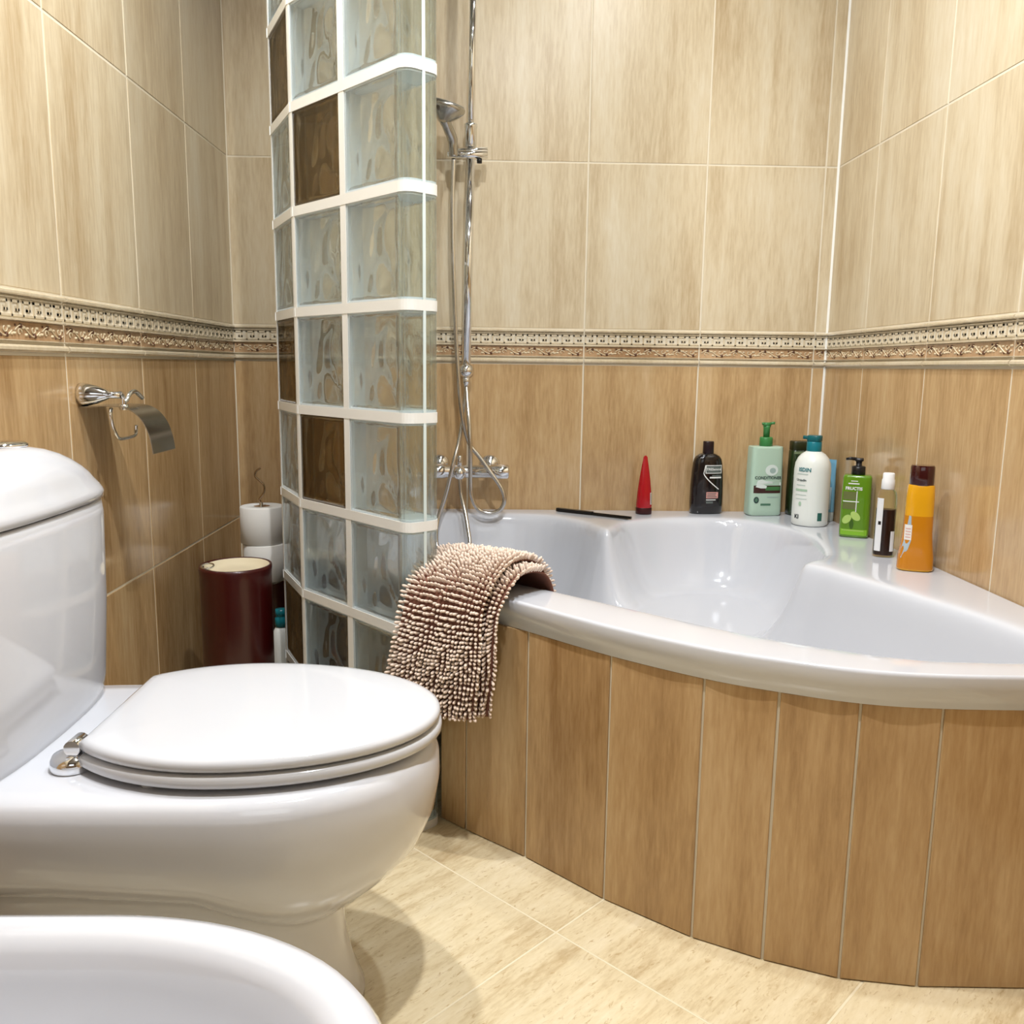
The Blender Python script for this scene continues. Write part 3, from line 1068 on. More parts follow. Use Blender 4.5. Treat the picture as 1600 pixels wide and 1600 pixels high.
hand = empty('hand_shower', (0.629, -0.14, 1.46))
tag(hand, 'grey chrome hand shower hooked on the rail bracket with its long steel hose', 'hand shower')
ho = Vector((0.629, -0.14, 1.46))
hx = Vector((0.26, -0.12, 0.95)).normalized()
hc = Vector((0.611, -0.150, 1.556))
pm = MB(); pm.lathe([(0.012, -0.034), (0.018, -0.028), (0.034, -0.016), (0.046, -0.003), (0.050, 0.004), (0.049, 0.010), (0.045, 0.013)], tuple(hc-ho), tuple(hx), n=32); pm.build('head', CHROME_DULL, hand)
pm = MB(); pm.lathe([(0.0455, 0.010), (0.045, 0.0145), (0.0, 0.016)], tuple(hc-ho), tuple(hx), n=32); pm.build('spray_face', plain('spray_grey', srgb(120, 116, 104), 0.35), hand)
pm = MB(); pm.tube(rel(catmull([(0.606, -0.147, 1.534), (0.616, -0.132, 1.512), (0.626, -0.112, 1.49), (0.629, -0.098, 1.452)], 5), ho), [0.015]*3+[0.0135]*8+[0.0125]*5, 14); pm.build('handle', CHROME_DULL, hand)
HA = [(0.629, -0.098, 1.446), (0.626, -0.100, 1.355), (0.628, -0.100, 1.195), (0.635, -0.09, 0.992), (0.644, -0.09, 0.852), (0.653, -0.09, 0.764), (0.673, -0.082, 0.688), (0.7, -0.084, 0.652), (0.733, -0.094, 0.608), (0.765, -0.1, 0.562), (0.774, -0.1, 0.529), (0.763, -0.1, 0.502), (0.733, -0.1, 0.490), (0.701, -0.1, 0.501), (0.683, -0.102, 0.533), (0.678, -0.105, 0.576), (0.677, -0.108, 0.675), (0.673, -0.098, 0.746), (0.667, -0.074, 0.808), (0.664, -0.058, 0.843)]
HA = [(a, b-0.004 if 0.48 < c < 0.55 else b, c) for a, b, c in HA]
pm = MB(); pm.tube(rel(catmull(HA, 8), ho), 0.0062, 10); pm.build('hose', HOSE, hand)

tap = empty('bath_mixer', (0.67, -0.06, 0.60))
tag(tap, 'chrome bar mixer on the wall above the bathtub with a looped supply hose', 'tap')
xo = Vector((0.67, -0.06, 0.60))
pm = MB(); pm.lathe([(0.0, 0.0), (0.018, 0.001), (0.0215, 0.004), (0.0215, 0.052), (0.019, 0.054), (0.019, 0.182), (0.0215, 0.184), (0.0215, 0.230), (0.018, 0.234), (0.0, 0.235)], tuple(Vector((0.553, -0.060, 0.604))-xo), (1, 0, 0.0), n=24); pm.build('body', CHROME, tap)
for fx in (0.731, 0.584):
    pm = MB(); pm.lathe([(0.032, 0.0), (0.032, 0.006), (0.018, 0.016), (0.012, 0.02), (0.012, 0.05)], tuple(Vector((fx, -0.0015, 0.616))-xo), (0, -1, -0.2), n=24); pm.build('wall_flange', CHROME, tap)
pm = MB(); pm.sphere(tuple(Vector((0.646, -0.083, 0.602))-xo), 0.020, 18); pm.lathe([(0.007, 0), (0.007, 0.045), (0.004, 0.047)], tuple(Vector((0.646, -0.075, 0.605))-xo), n=12); pm.build('diverter_knob', CHROME, tap)
HC = [(0.647, -0.085, 0.590), (0.648, -0.087, 0.575), (0.652, -0.092, 0.537), (0.662, -0.106, 0.500), (0.672, -0.135, 0.452), (0.678, -0.165, 0.408), (0.667, -0.215, 0.360), (0.632, -0.235, 0.338), (0.602, -0.215, 0.366), (0.585, -0.160, 0.422), (0.587, -0.124, 0.472), (0.610, -0.112, 0.549), (0.629, -0.107, 0.63), (0.644, -0.085, 0.691), (0.655, -0.068, 0.762), (0.661, -0.058, 0.816), (0.662, -0.056, 0.845)]
pm = MB(); pm.tube(rel(catmull(HC, 8), xo), 0.0062, 10); pm.build('hose', HOSE, tap)

# ------------------------------------------------------------------ paper holder on the left wall
ph = empty('paper_holder', (0.0, -0.955, 0.842))
tag(ph, 'chrome toilet paper holder with curved cover flap on the tiled wall', 'paper holder')
pm = MB(); pm.lathe([(0.021, 0.0005), (0.021, 0.008), (0.0195, 0.016), (0.016, 0.030), (0.010, 0.044), (0.006, 0.052), (0.006, 0.072)], (0, 0, 0), (1, 0, 0), n=24); pm.build('flange', CHROME, ph)
pm = MB(); pm.tube(catmull([(0.070, 0.0, 0.004), (0.071, 0.008, -0.003), (0.071, 0.010, -0.014), (0.070, 0.010, -0.024)], 4), 0.0042, 10)
pm.tube(catmull([(0.071, 0.010, -0.018), (0.072, 0.022, -0.010), (0.074, 0.034, 0.002), (0.076, 0.052, 0.005), (0.078, 0.070, -0.003), (0.079, 0.078, -0.008)], 5), [0.0032]*5+[0.0042]*16+[0.0040]*5, 10)
pm.lathe([(0.0075, -0.005), (0.0085, 0.0), (0.0075, 0.005)], (0.071, 0.012, -0.022), n=14); pm.build('arm', CHROME, ph)
cv = MB()
prof = [(0.002, -0.021), (0.030, -0.0195), (0.060, -0.0195), (0.082, -0.022), (0.100, -0.032), (0.113, -0.048), (0.121, -0.066), (0.126, -0.088), (0.128, -0.104)]
prof = [(v.x, v.y) for v in catmull([(a, b, 0) for a, b in prof], 4)]
ring0 = []
for yy in (-0.010, 0.100):
    ring0.append([(a, yy, b) for a, b in prof]+[(a-0.0012, yy, b-0.0012) for a, b in prof[::-1]])
cv.loft(ring0, 0, False, True, True)
smooth_by_angle(cv.build('cover_flap', CHROME_DULL, ph), 40)
pm = MB(); pm.tube(catmull([(0.055, -0.004, -0.024), (0.056, -0.012, -0.034), (0.057, -0.008, -0.055), (0.058, 0.004, -0.072), (0.058, 0.020, -0.080), (0.058, 0.075, -0.080), (0.058, 0.090, -0.075), (0.058, 0.094, -0.060)], 6), 0.0034, 10); pm.build('roll_bar', CHROME, ph)

# ------------------------------------------------------------------ niche behind the toilet: bin, rolls, stand, bottle
bn = empty('waste_bin', (0.172, -0.645, 0))
tag(bn, 'tall dark red leather bin with a cream liner behind the toilet', 'bin')
pm = MB(); pm.lathe([(0.072, 0.001), (0.076, 0.006), (0.077, 0.44), (0.0785, 0.455), (0.077, 0.462), (0.073, 0.462), (0.071, 0.455), (0.071, 0.40)], n=40, caps=False); pm.lathe([(0.072, 0.0012), (0.0, 0.0012)], n=40, caps=False); pm.build('body', DARK_RED, bn)
pm = MB(); pm.lathe([(0.0705, 0.461), (0.066, 0.459), (0.062, 0.452), (0.052, 0.447), (0.03, 0.449), (0.0, 0.446)], (0.004, 0, 0), n=36, caps=False); pm.build('liner', LINER, bn)
pm = MB(); pm.tube([(-0.052+0.013*math.cos(2*PI*k/16), -0.030+0.013*math.sin(2*PI*k/16), 0.464+0.003*math.sin(2*PI*k/16)) for k in range(16)], 0.0022, 8, closed=True); pm.build('ring', CHROME, bn)

st = empty('roll_stand', (0.143, -0.305, 0))
tag(st, 'thin wire toilet roll stand with a curled hook top in the niche', 'roll stand')
pm = MB(); pm.lathe([(0.050, 0.0005), (0.050, 0.008), (0.012, 0.013)], n=28); pm.build('base', CHROME, st)
pm = MB(); pm.tube([(0, 0, 0.010), (0, 0, 0.548)], 0.0045, 10); pm.build('pole', CHROME, st)
pm = MB(); pm.lathe([(0.046, 0.338), (0.046, 0.3455)], n=28); pm.build('support', CHROME, st)
pm = MB(); pm.tube(catmull([(0, 0, 0.545), (-0.004, 0, 0.556), (0.004, 0, 0.567), (0.009, 0, 0.580), (0.008, -0.002, 0.594), (-0.003, -0.004, 0.606), (-0.012, -0.005, 0.616), (-0.010, -0.005, 0.628), (0.002, -0.005, 0.637)], 6), 0.0026, 8); pm.build('hook', plain('wire_bronze', (0.45, 0.33, 0.22, 1), 0.25, metal=1.0), st)


def roll_mesh():
    m = MB()
    m.lathe([(0.021, 0.0), (0.0535, 0.0), (0.0555, 0.002), (0.0555, 0.094), (0.0535, 0.096), (0.021, 0.096), (0.021, 0.0)], n=44, caps=False)
    c = MB(); c.lathe([(0.0205, 0.0005), (0.0205, 0.0955), (0.019, 0.0955), (0.019, 0.0005), (0.0205, 0.0005)], n=32, caps=False)
    return m.mesh('toilet_roll', PAPER), c.mesh('core', CARD)


rm, cm_ = roll_mesh()
for i, (x, y, z, lab) in enumerate(((0.150, -0.305, 0.3460, 'white toilet roll lower on the wire stand, behind the red bin'), (0.144, -0.303, 0.4425, 'white toilet roll topmost on the wire stand in the niche'))):
    r = place(rm, 'toilet_roll', None, (x, y, z), 0.4*i)
    tag(r, lab, 'toilet roll', 'toilet rolls on the wire stand')
    place(cm_, 'core', r)

cn = empty('storage_canister', (0.135, -0.095, 0))
tag(cn, 'dark red leather canister in the corner behind the toilet rolls', 'canister')
pm = MB(); pm.lathe([(0.072, 0.001), (0.078, 0.006), (0.079, 0.33), (0.076, 0.342), (0.0, 0.343)], n=36); pm.build('body', DARK_RED, cn)
pm = MB(); pm.lathe([(0.0805, 0.322), (0.081, 0.330), (0.079, 0.350), (0.070, 0.354), (0.0, 0.355)], n=36); pm.build('lid', DARK_RED, cn)


# ------------------------------------------------------------------ bottles along the tub rim
def bottle_body(levels, nexp, mat, name, parent, N=44):
    """levels: (z, half width, half depth)"""
    m = MB()
    m.loft([superell(a, b, nexp, N, z=z) for z, a, b in levels], 0, True, True, True)
    return smooth_by_angle(m.build(name, mat, parent), 50)


def wrap(levels, nexp, eps=0.0006):
    zs = [l[0] for l in levels]; aa = [l[1] for l in levels]; bb = [l[2] for l in levels]

    def f(u, z, e=eps):
        a = float(np.interp(z, zs, aa)); b = float(np.interp(z, zs, bb))
        q = min(abs(u)/a, 0.995)
        return (u, -b*(1-q**nexp)**(1/nexp)-e, z)
    return f


class Print:
    """printing on one bottle: panels, emblems and lettering become parts, the small lines stay together"""
    def __init__(self): self.p = []

    def new(self, kind):
        m = MB(); self.p.append((kind, m)); return m

    def build(self, name, mats, parent):
        small = MB(); used = False
        for kind, m in self.p:
            if kind == 'small_print':
                small.add(m.v, m.f, m.mi[0], False); used = True
            else:
                mm = MB(); mm.add(m.v, m.f, 0, False); mm.build(kind, mats[m.mi[0]], parent)
        if used:
            o = small.build('small_print', mats, parent); o['kind'] = 'stuff'


def decal_rect(m, f, u0, u1, z0, z1, mi=0, nx=10, nz=6, e=0.0006):
    m = m.new('label_panel' if abs((u1-u0)*(z1-z0)) > 1.6e-4 else 'small_print')
    vs = []; fs = []
    for j in range(nz+1):
        for i in range(nx+1):
            vs.append(f(u0+(u1-u0)*i/nx, z0+(z1-z0)*j/nz, e))
    for j in range(nz):
        for i in range(nx):
            a = j*(nx+1)+i; fs.append((a, a+1, a+nx+2, a+nx+1))
    m.add(vs, fs, mi, True)


def decal_poly(m, f, pts, mi=0, e=0.0009):
    """filled outline (u, z), fan from its centre"""
    m = m.new('emblem')
    c = (sum(p[0] for p in pts)/len(pts), sum(p[1] for p in pts)/len(pts))
    vs = [f(c[0], c[1], e)]+[f(u, z, e) for u, z in pts]
    m.add(vs, [(0, 1+i, 1+(i+1) % len(pts)) for i in range(len(pts))], mi)


def decal_text(m, f, body, size, u, z, mi=0, e=0.0011, bold=0.0):
    m = m.new('lettering')
    vs, fs = text_geo(body, size, bold)
    m.add([f(u+a, z+b, e) for a, b in vs], fs, mi)


def decal_line(m, f, pts, wd, mi=0, e=0.0009):
    m = m.new('swoosh')
    P = [Vector((a, b)) for a, b in pts]
    for i in range(len(P)-1):
        d = (P[i+1]-P[i]).normalized(); n = Vector((-d.y, d.x))*wd/2
        q = [P[i]-n, P[i+1]-n, P[i+1]+n, P[i]+n]
        m.add([f(v.x, v.y, e) for v in q], [(0, 1, 2, 3)], mi)


def oval(u, z, a, b, rot=0, n=20):
    return [(u+a*math.cos(t)*math.cos(rot)-b*math.sin(t)*math.sin(rot), z+a*math.cos(t)*math.sin(rot)+b*math.sin(t)*math.cos(rot)) for t in (2*PI*k/n for k in range(n))]


def col(name, r, g, b, rough=0.35): return plain(name, srgb(r, g, b), rough)


ZB = RIM+0.0004
ink_white = col('ink_white', 235, 235, 230); ink_grey = col('ink_grey', 150, 158, 152); ink_dark = col('ink_dark', 50, 70, 66)
ink_teal = col('ink_teal', 60, 128, 132); ink_pink = col('ink_pink', 222, 160, 150); ink_green = col('ink_green', 176, 206, 110)

# red tube standing on its cap
tu = empty('red_tube', (1.178, -0.062, ZB), 0.15)
tag(tu, 'red squeeze tube standing upside down on its dark cap on the bathtub rim', 'tube')
lv = [(0.018, 0.0220, 0.0190), (0.024, 0.0228, 0.0195), (0.06, 0.0205, 0.0165), (0.10, 0.0160, 0.0115), (0.14, 0.0100, 0.0052), (0.156, 0.0072, 0.0022), (0.164, 0.0060, 0.0012), (0.168, 0.0020, 0.0010)]
bottle_body(lv, 2.2, plain('tube_red', srgb(176, 8, 24), 0.22, coat=0.4), 'body', tu)
bottle_body([(0.0, 0.0225, 0.019), (0.002, 0.0232, 0.0198), (0.017, 0.0232, 0.0198), (0.0185, 0.0222, 0.0190)], 2.2, col('cap_dark_red', 58, 8, 14), 'cap', tu)
m = Print(); f = wrap(lv, 2.2)
decal_rect(m, f, 0.0135, 0.0190, 0.028, 0.062, 0); decal_rect(m, f, 0.0155, 0.0188, 0.030, 0.060, 1, e=0.0010)
m.build('label_print', [ink_white, ink_grey], tu)

# black shampoo bottle
bt = empty('shampoo_bottle', (1.364, -0.036, ZB), 0.10)
tag(bt, 'black shampoo bottle with silver and pink print against the wall', 'bottle')
lv = [(0.0, 0.0440, 0.0235), (0.003, 0.0470, 0.026), (0.03, 0.0482, 0.0268), (0.08, 0.0478, 0.0265), (0.120, 0.0455, 0.0258), (0.145, 0.0425, 0.0250), (0.158, 0.0395, 0.0240), (0.166, 0.0340, 0.0220), (0.172, 0.0240, 0.0180), (0.175, 0.0160, 0.0150)]
bottle_body(lv, 2.6, plain('bottle_black', srgb(20, 14, 16), 0.16, coat=0.5), 'body', bt)
bottle_body([(0.1745, 0.0150, 0.0145), (0.176, 0.0155, 0.015), (0.207, 0.0150, 0.0145), (0.209, 0.0140, 0.0135)], 2.4, col('cap_black', 30, 12, 18, 0.3), 'cap', bt)
m = Print(); f = wrap(lv, 2.6)
decal_rect(m, f, -0.014, 0.036, 0.118, 0.142, 0); decal_rect(m, f, -0.012, 0.034, 0.120, 0.140, 1, e=0.0009)
decal_text(m, f, 'TRESemm\u00e9', 0.0098, 0.0112, 0.1300, 0, e=0.0013, bold=0.0002)
decal_rect(m, f, -0.001, 0.035, 0.104, 0.1085, 0); decal_rect(m, f, 0.006, 0.034, 0.1100, 0.1135, 1)
decal_line(m, f, [(-0.019+0.047*s, 0.118-0.046*s**0.75) for s in [k/14 for k in range(15)]], 0.0028, 2)
decal_line(m, f, [(-0.014, 0.142), (-0.019, 0.118)], 0.002, 2)
decal_rect(m, f, -0.009, 0.027, 0.046, 0.064, 3)
for k, ww in enumerate((0.030, 0.026, 0.028)): decal_rect(m, f, -0.007, -0.007+ww, 0.049+k*0.005, 0.0512+k*0.005, 1, e=0.0010)
decal_rect(m, f, -0.009, 0.020, 0.040, 0.0425, 2); decal_rect(m, f, -0.009, 0.012, 0.031, 0.037, 1)
m.build('label_print', [ink_white, col('ink_silver', 96, 104, 100), ink_white, ink_pink], bt)

# mint pump bottle
bt = empty('pump_bottle', (1.524, -0.058, ZB), 0.10)
tag(bt, 'mint green pump bottle with darker green pump head against the wall', 'bottle')
lv = [(0.0, 0.0455, 0.026), (0.004, 0.0485, 0.0285), (0.02, 0.0488, 0.0290), (0.10, 0.0478, 0.0285), (0.192, 0.0462, 0.0275), (0.1975, 0.0455, 0.0270), (0.199, 0.0430, 0.0250)]
bottle_body(lv, 5.0, plain('bottle_mint', srgb(184, 210, 188), 0.3, coat=0.2), 'body', bt)
gp = col('pump_green', 62, 132, 70)
m = MB(); m.lathe([(0.017, 0.199), (0.0185, 0.2005), (0.0185, 0.222), (0.016, 0.225)], n=24); m.lathe([(0.009, 0.224), (0.0095, 0.250), (0.011, 0.258)], n=18); m.build('pump_collar', gp, bt)
m = MB(); m.loft([superell(0.0105, 0.010, 3, 24, z=z) for z in (0.256, 0.266)], 0, True, True, True); m.tube([(0.004, 0, 0.262), (0.017, -0.004, 0.265), (0.021, -0.006, 0.264)], 0.0038, 10); m.tube([(-0.006, 0, 0.263), (-0.014, 0.003, 0.2625)], 0.0035, 10); m.build('pump_head', gp, bt)
m = Print(); f = wrap(lv, 5.0)
decal_poly(m, f, oval(0.010, 0.132, 0.019, 0.016), 0); decal_poly(m, f, oval(0.013, 0.131, 0.009, 0.008), 1, e=0.0013)
decal_text(m, f, 'CONDITIONER', 0.0115, 0.001, 0.110, 2, bold=0.0003)
decal_poly(m, f, [(-0.034, 0.088), (-0.030, 0.102), (-0.018, 0.106), (-0.006, 0.101), (0.020, 0.099), (0.040, 0.097), (0.040, 0.088)], 0)
decal_rect(m, f, -0.040, 0.040, 0.066, 0.088, 3); decal_rect(m, f, -0.006, 0.038, 0.074, 0.085, 4, e=0.0012)
decal_poly(m, f, [(-0.036, 0.084), (-0.026, 0.094), (-0.014, 0.092), (-0.002, 0.086), (-0.004, 0.080), (-0.020, 0.080)], 0, e=0.0015)
decal_poly(m, f, oval(-0.031, 0.046, 0.0075, 0.0095), 2); decal_poly(m, f, oval(-0.031, 0.046, 0.004, 0.0055), 5, e=0.0013)
decal_rect(m, f, -0.018, 0.012, 0.030, 0.036, 5); decal_rect(m, f, 0.000, 0.036, 0.053, 0.0555, 1)
m.build('label_print', [col('ink_milk', 226, 236, 228), col('ink_pale_grey', 168, 188, 180), ink_dark, col('ink_cocoa', 66, 38, 34), col('ink_leaf', 70, 122, 70), col('ink_moss', 84, 124, 100)], bt)

# dark green bottle in the corner
bt = empty('dark_green_bottle', (1.634, -0.050, ZB), 0.05)
tag(bt, 'dark green bottle half hidden behind the white bottle in the corner', 'bottle')
lv = [(0.0, 0.033, 0.020), (0.003, 0.0365, 0.0225), (0.05, 0.037, 0.023), (0.15, 0.0365, 0.022), (0.185, 0.036, 0.021), (0.188, 0.034, 0.019)]
bottle_body(lv, 4.0, plain('bottle_dark_green', srgb(34, 50, 22), 0.25, coat=0.3), 'body', bt)
bottle_body([(0.187, 0.034, 0.019), (0.189, 0.0355, 0.0205), (0.211, 0.0355, 0.0205), (0.2135, 0.034, 0.019)], 4.0, col('cap_olive', 40, 44, 18), 'cap', bt)
m = Print(); f = wrap(lv, 4.0)
decal_rect(m, f, -0.031, 0.031, 0.178, 0.185, 0); decal_poly(m, f, oval(-0.016, 0.135, 0.014, 0.020), 1); decal_rect(m, f, -0.030, 0.020, 0.112, 0.118, 0); decal_rect(m, f, -0.030, 0.024, 0.040, 0.060, 1)
m.build('label_print', [col('ink_sage', 120, 134, 100), col('ink_forest', 70, 92, 44)], bt)

# white bottle with teal cap
bt = empty('lotion_bottle', (1.606, -0.215, ZB), -0.72)
tag(bt, 'large white lotion bottle with teal pump cap on the bathtub rim', 'bottle')
lv = [(0.0, 0.0440, 0.0410), (0.004, 0.0470, 0.0435), (0.02, 0.0475, 0.044), (0.150, 0.0475, 0.044), (0.168, 0.0455, 0.0425), (0.182, 0.0395, 0.037), (0.192, 0.0310, 0.030), (0.198, 0.0220, 0.022), (0.200, 0.0190, 0.019)]
bottle_body(lv, 2.15, plain('bottle_white', srgb(240, 242, 234), 0.28, coat=0.3), 'body', bt)
tl = col('cap_teal', 20, 122, 134, 0.3)
m = MB(); m.lathe([(0.0185, 0.199), (0.0195, 0.201), (0.0195, 0.224), (0.018, 0.226)], n=28); m.build('cap_collar', tl, bt)
m = MB(); m.loft([superell(a, a*0.9, 3, 28, z=z) for z, a in ((0.2255, 0.017), (0.228, 0.019), (0.240, 0.019), (0.2425, 0.017))], 0, True, True, True); m.tube([(-0.010, 0, 0.235), (-0.030, -0.004, 0.236)], 0.0050, 12); m.build('pump_head', col('pump_teal', 12, 96, 100, 0.3), bt)
m = Print(); f = wrap(lv, 2.15)
decal_text(m, f, 'ISDIN', 0.0140, -0.004, 0.152, 0, bold=0.0005)
decal_rect(m, f, -0.026, 0.006, 0.139, 0.1415, 3); decal_text(m, f, 'Ureadin', 0.0090, -0.012, 0.124, 1, bold=0.0002)
decal_rect(m, f, -0.026, 0.000, 0.109, 0.1115, 3); decal_rect(m, f, -0.028, 0.006, 0.094, 0.100, 2)
decal_rect(m, f, -0.028, 0.004, 0.083, 0.085, 3); decal_rect(m, f, -0.026, 0.006, 0.072, 0.074, 3)
decal_poly(m, f, oval(-0.012, 0.060, 0.004, 0.006), 2)
decal_text(m, f, 'KI', 0.0150, -0.020, 0.024, 4, bold=0.0006)
decal_rect(m, f, 0.034, 0.042, 0.016, 0.038, 5)
m.build('label_print', [ink_teal, ink_dark, col('ink_mint', 176, 204, 176), col('ink_mist', 196, 210, 200), col('ink_black', 40, 46, 50), col('ink_badge', 50, 104, 92)], bt)

# light blue tube against the right wall
bt = empty('blue_tube', (1.676, -0.152, ZB), -0.9)
tag(bt, 'slim light blue tube tucked between the white bottle and the wall', 'tube')
lv = [(0.026, 0.0200, 0.0150), (0.03, 0.0205, 0.0155), (0.10, 0.0205, 0.0110), (0.15, 0.0205, 0.0040), (0.160, 0.0205, 0.0016), (0.172, 0.0205, 0.0014)]
bottle_body(lv, 2.6, plain('tube_blue', srgb(122, 178, 206), 0.3), 'body', bt)
bottle_body([(0.0, 0.0185, 0.0140), (0.002, 0.0195, 0.0150), (0.025, 0.0195, 0.0150), (0.0265, 0.0185, 0.014)], 2.6, col('cap_frost', 190, 200, 196), 'cap', bt)
m = Print(); f = wrap(lv, 2.6); decal_rect(m, f, -0.017, 0.017, 0.034, 0.096, 0); m.build('label_print', [col('ink_ice', 190, 212, 220)], bt)

# green pump bottle
bt = empty('green_pump_bottle', (1.660, -0.383, ZB), -0.45)
tag(bt, 'bright green pump bottle with black pump beside the tiled wall', 'bottle')
lv = [(0.0, 0.0320, 0.0225), (0.003, 0.0350, 0.0250), (0.012, 0.0355, 0.0255), (0.10, 0.0350, 0.0250), (0.150, 0.0340, 0.0240), (0.1555, 0.0325, 0.0230), (0.157, 0.0300, 0.0205)]
bottle_body(lv, 4.5, plain('bottle_green', srgb(96, 140, 26), 0.2, coat=0.3), 'body', bt)
m = MB(); m.lathe([(0.0155, 0.157), (0.0165, 0.158), (0.0165, 0.177), (0.014, 0.179), (0.0070, 0.180), (0.0070, 0.192)], n=24); m.build('pump_collar', BLACK, bt)
m = MB(); m.loft([superell(a, 0.008, 3, 20, z=z) for z, a in ((0.191, 0.009), (0.193, 0.011), (0.199, 0.010))], 0, True, True, True); m.tube([(-0.006, 0, 0.196), (-0.020, -0.003, 0.1975), (-0.031, -0.005, 0.1955)], [0.0045, 0.004, 0.003], 10); m.build('pump_head', BLACK, bt)
m = Print(); f = wrap(lv, 4.5)
decal_text(m, f, 'FRUCTIS', 0.0105, -0.006, 0.124, 0, bold=0.0004)
decal_rect(m, f, -0.020, 0.006, 0.135, 0.138, 0); decal_rect(m, f, -0.014, 0.002, 0.142, 0.144, 0)
decal_rect(m, f, -0.030, 0.004, 0.096, 0.116, 1); decal_rect(m, f, -0.030, 0.008, 0.090, 0.0925, 0); decal_rect(m, f, -0.030, 0.002, 0.072, 0.088, 1)
decal_line(m, f, [(0.002, 0.118), (0.002, 0.06)], 0.002, 0)
decal_poly(m, f, oval(-0.018, 0.046, 0.013, 0.009, 0.9), 2); decal_poly(m, f, oval(0.002, 0.055, 0.014, 0.009, -0.8), 2); decal_poly(m, f, oval(-0.006, 0.034, 0.005, 0.012), 3)
decal_rect(m, f, -0.031, 0.031, 0.006, 0.021, 4)
decal_rect(m, f, -0.028, 0.024, 0.017, 0.019, 2, e=0.0011)
m.build('label_print', [ink_white, col('ink_olive', 104, 112, 62), ink_green, col('ink_stem', 60, 96, 20), col('ink_lime', 132, 186, 44)], bt)

# clear bottle with dark liquid
bt = empty('clear_bottle', (1.628, -0.622, ZB), -0.30)
tag(bt, 'slim clear bottle of dark liquid with white cap and white side label', 'bottle')
lv = [(0.0, 0.0205, 0.0165), (0.003, 0.0225, 0.0185), (0.13, 0.0215, 0.0175), (0.145, 0.0195, 0.0165), (0.152, 0.0150, 0.0145), (0.154, 0.0120, 0.0120)]
bottle_body(lv, 2.6, glass_mat('plastic_clear', (0.95, 0.95, 0.93, 1), 0.55, 0.05, 1.2), 'body', bt)
li = [(0.004, 0.0200, 0.0160), (0.010, 0.0205, 0.0165), (0.108, 0.0198, 0.0160), (0.1085, 0.018, 0.0145)]
bottle_body(li, 2.6, plain('liquid_dark', srgb(46, 28, 22), 0.15), 'liquid', bt)
m = MB(); m.lathe([(0.0135, 0.153), (0.0145, 0.155), (0.0140, 0.174), (0.0125, 0.177), (0.0125, 0.188), (0.011, 0.190)], n=24); m.build('cap', col('cap_white', 245, 245, 243, 0.3), bt)
m = Print(); f = wrap(lv, 2.6)
decal_rect(m, f, -0.0205, -0.0085, 0.014, 0.134, 0); decal_rect(m, f, 0.011, 0.0195, 0.014, 0.060, 0); decal_rect(m, f, -0.0165, -0.0110, 0.074, 0.082, 1, e=0.0010)
m.build('label_print', [col('label_white', 238, 238, 238), BLACK], bt)

# amber bottle
bt = empty('amber_bottle', (1.636, -0.757, ZB), -0.35)
tag(bt, 'amber shower oil bottle with dark brown cap, end of the row', 'bottle')
lv = [(0.0, 0.0330, 0.0215), (0.003, 0.0355, 0.0240), (0.03, 0.0345, 0.0235), (0.055, 0.0310, 0.0220), (0.08, 0.0285, 0.0210), (0.115, 0.0278, 0.0208), (0.150, 0.0275, 0.0205), (0.178, 0.0262, 0.0200), (0.182, 0.0245, 0.0190)]
am = plain('amber_plastic', srgb(232, 166, 24), 0.14, coat=0.4)
bottle_body(lv, 2.8, am, 'body', bt)
bottle_body([(0.004, 0.0356, 0.0241), (0.03, 0.0347, 0.0237), (0.055, 0.0312, 0.0222), (0.08, 0.0287, 0.0212), (0.115, 0.0280, 0.0210), (0.1185, 0.0276, 0.0206)], 2.8, plain('amber_liquid', srgb(204, 128, 18), 0.14, coat=0.4), 'liquid', bt)
bottle_body([(0.181, 0.0222, 0.0195), (0.183, 0.0238, 0.0205), (0.219, 0.0232, 0.0200), (0.2225, 0.0215, 0.0185)], 2.5, plain('cap_brown', srgb(58, 12, 14), 0.12, coat=0.5), 'cap', bt)
m = Print(); f = wrap(lv, 2.8)
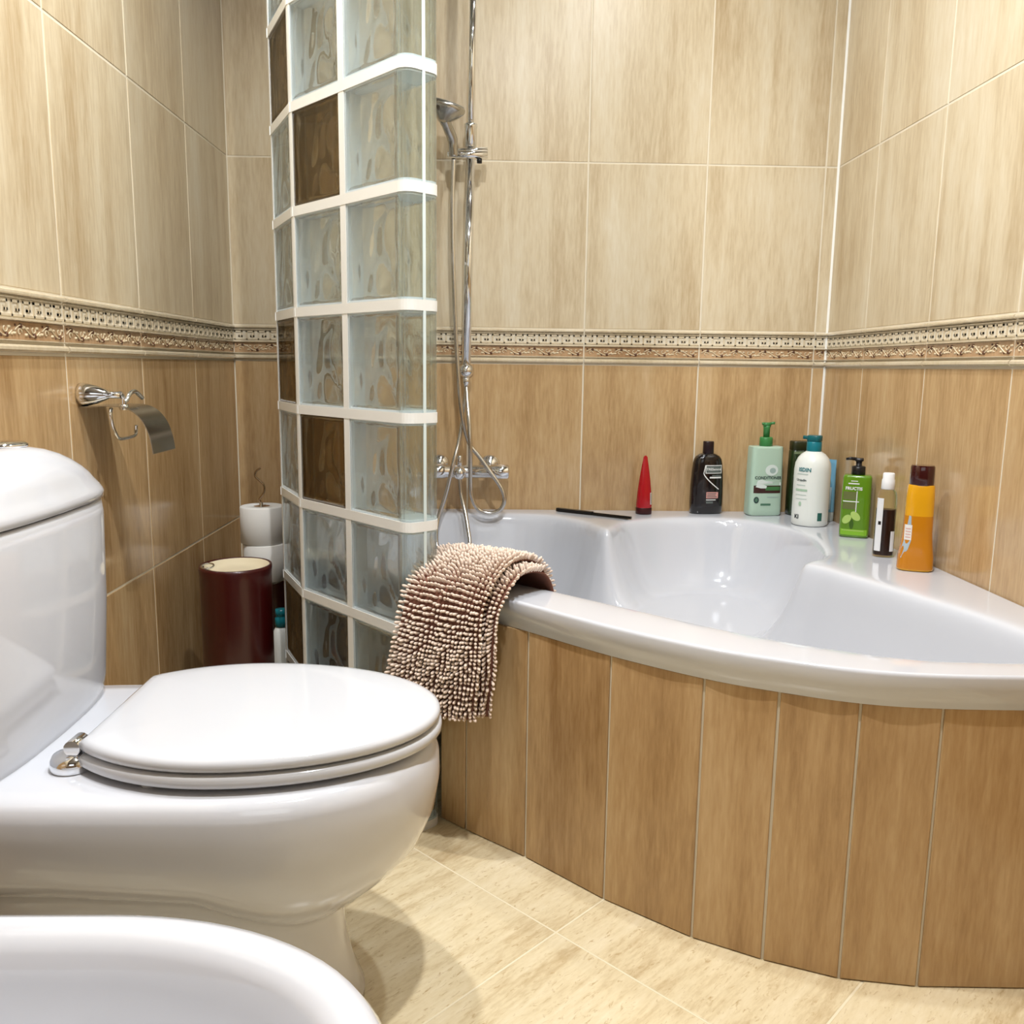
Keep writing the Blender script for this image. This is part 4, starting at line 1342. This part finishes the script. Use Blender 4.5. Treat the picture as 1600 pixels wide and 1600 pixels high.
decal_rect(m, f, -0.0265, -0.0130, 0.066, 0.098, 0); decal_poly(m, f, [(-0.026, 0.066), (-0.013, 0.066), (-0.018, 0.046), (-0.030, 0.026), (-0.0325, 0.036)], 1); decal_poly(m, f, [(-0.022, 0.098), (-0.015, 0.098), (-0.016, 0.116), (-0.020, 0.118)], 1)
for k in range(4): decal_rect(m, f, -0.0245, -0.0150, 0.071+k*0.006, 0.0726+k*0.006, 2, e=0.0011)
m.build('label_print', [col('label_cream', 240, 234, 226), col('label_silver', 176, 190, 196), ink_pink], bt)

# bottle standing on the floor of the niche
bt = empty('floor_bottle', (0.2115, -0.410, 0.0005), 0.3)
tag(bt, 'white bottle with teal cap on the floor between red bin and glass blocks', 'bottle')
lv = [(0.0, 0.024, 0.024), (0.003, 0.0265, 0.0265), (0.205, 0.0265, 0.0265), (0.230, 0.0235, 0.0235), (0.245, 0.0160, 0.0160), (0.249, 0.0125, 0.0125)]
bottle_body(lv, 2.0, plain('bottle_white_floor', srgb(236, 238, 232), 0.35), 'body', bt)
m = MB(); m.lathe([(0.013, 0.248), (0.0160, 0.250), (0.0160, 0.271), (0.0135, 0.273), (0.0135, 0.278), (0.0150, 0.280), (0.0145, 0.293), (0.0, 0.295)], n=24); m.build('cap', tl, bt)

# black comb
cb_ = empty('comb', (1.027, -0.094, ZB), math.atan2(-0.132, 0.196))
tag(cb_, 'slim black comb lying on the bathtub rim beside the red tube', 'comb')
m = MB(); m.loft([[(x, y*s, z) for y, z in ((-0.009, 0.0), (0.009, 0.0), (0.0075, 0.009), (-0.0075, 0.009))] for x, s in ((-0.118, 0.6), (-0.110, 1.0), (-0.02, 0.95), (-0.002, 0.85), (0.0, 0.6))], 0, False, True, True); m.build('handle', BLACK, cb_)
m = MB(); m.box((-0.002, 0.001, 0.0), (0.118, 0.008, 0.006)); m.build('spine', BLACK, cb_)
tm = MB().box((-0.0009, -0.010, 0.0008), (0.0009, 0.0015, 0.0042)).mesh('tooth', BLACK)
for k in range(34): place(tm, 'tooth', cb_, (0.004+k*0.0033, 0, 0))
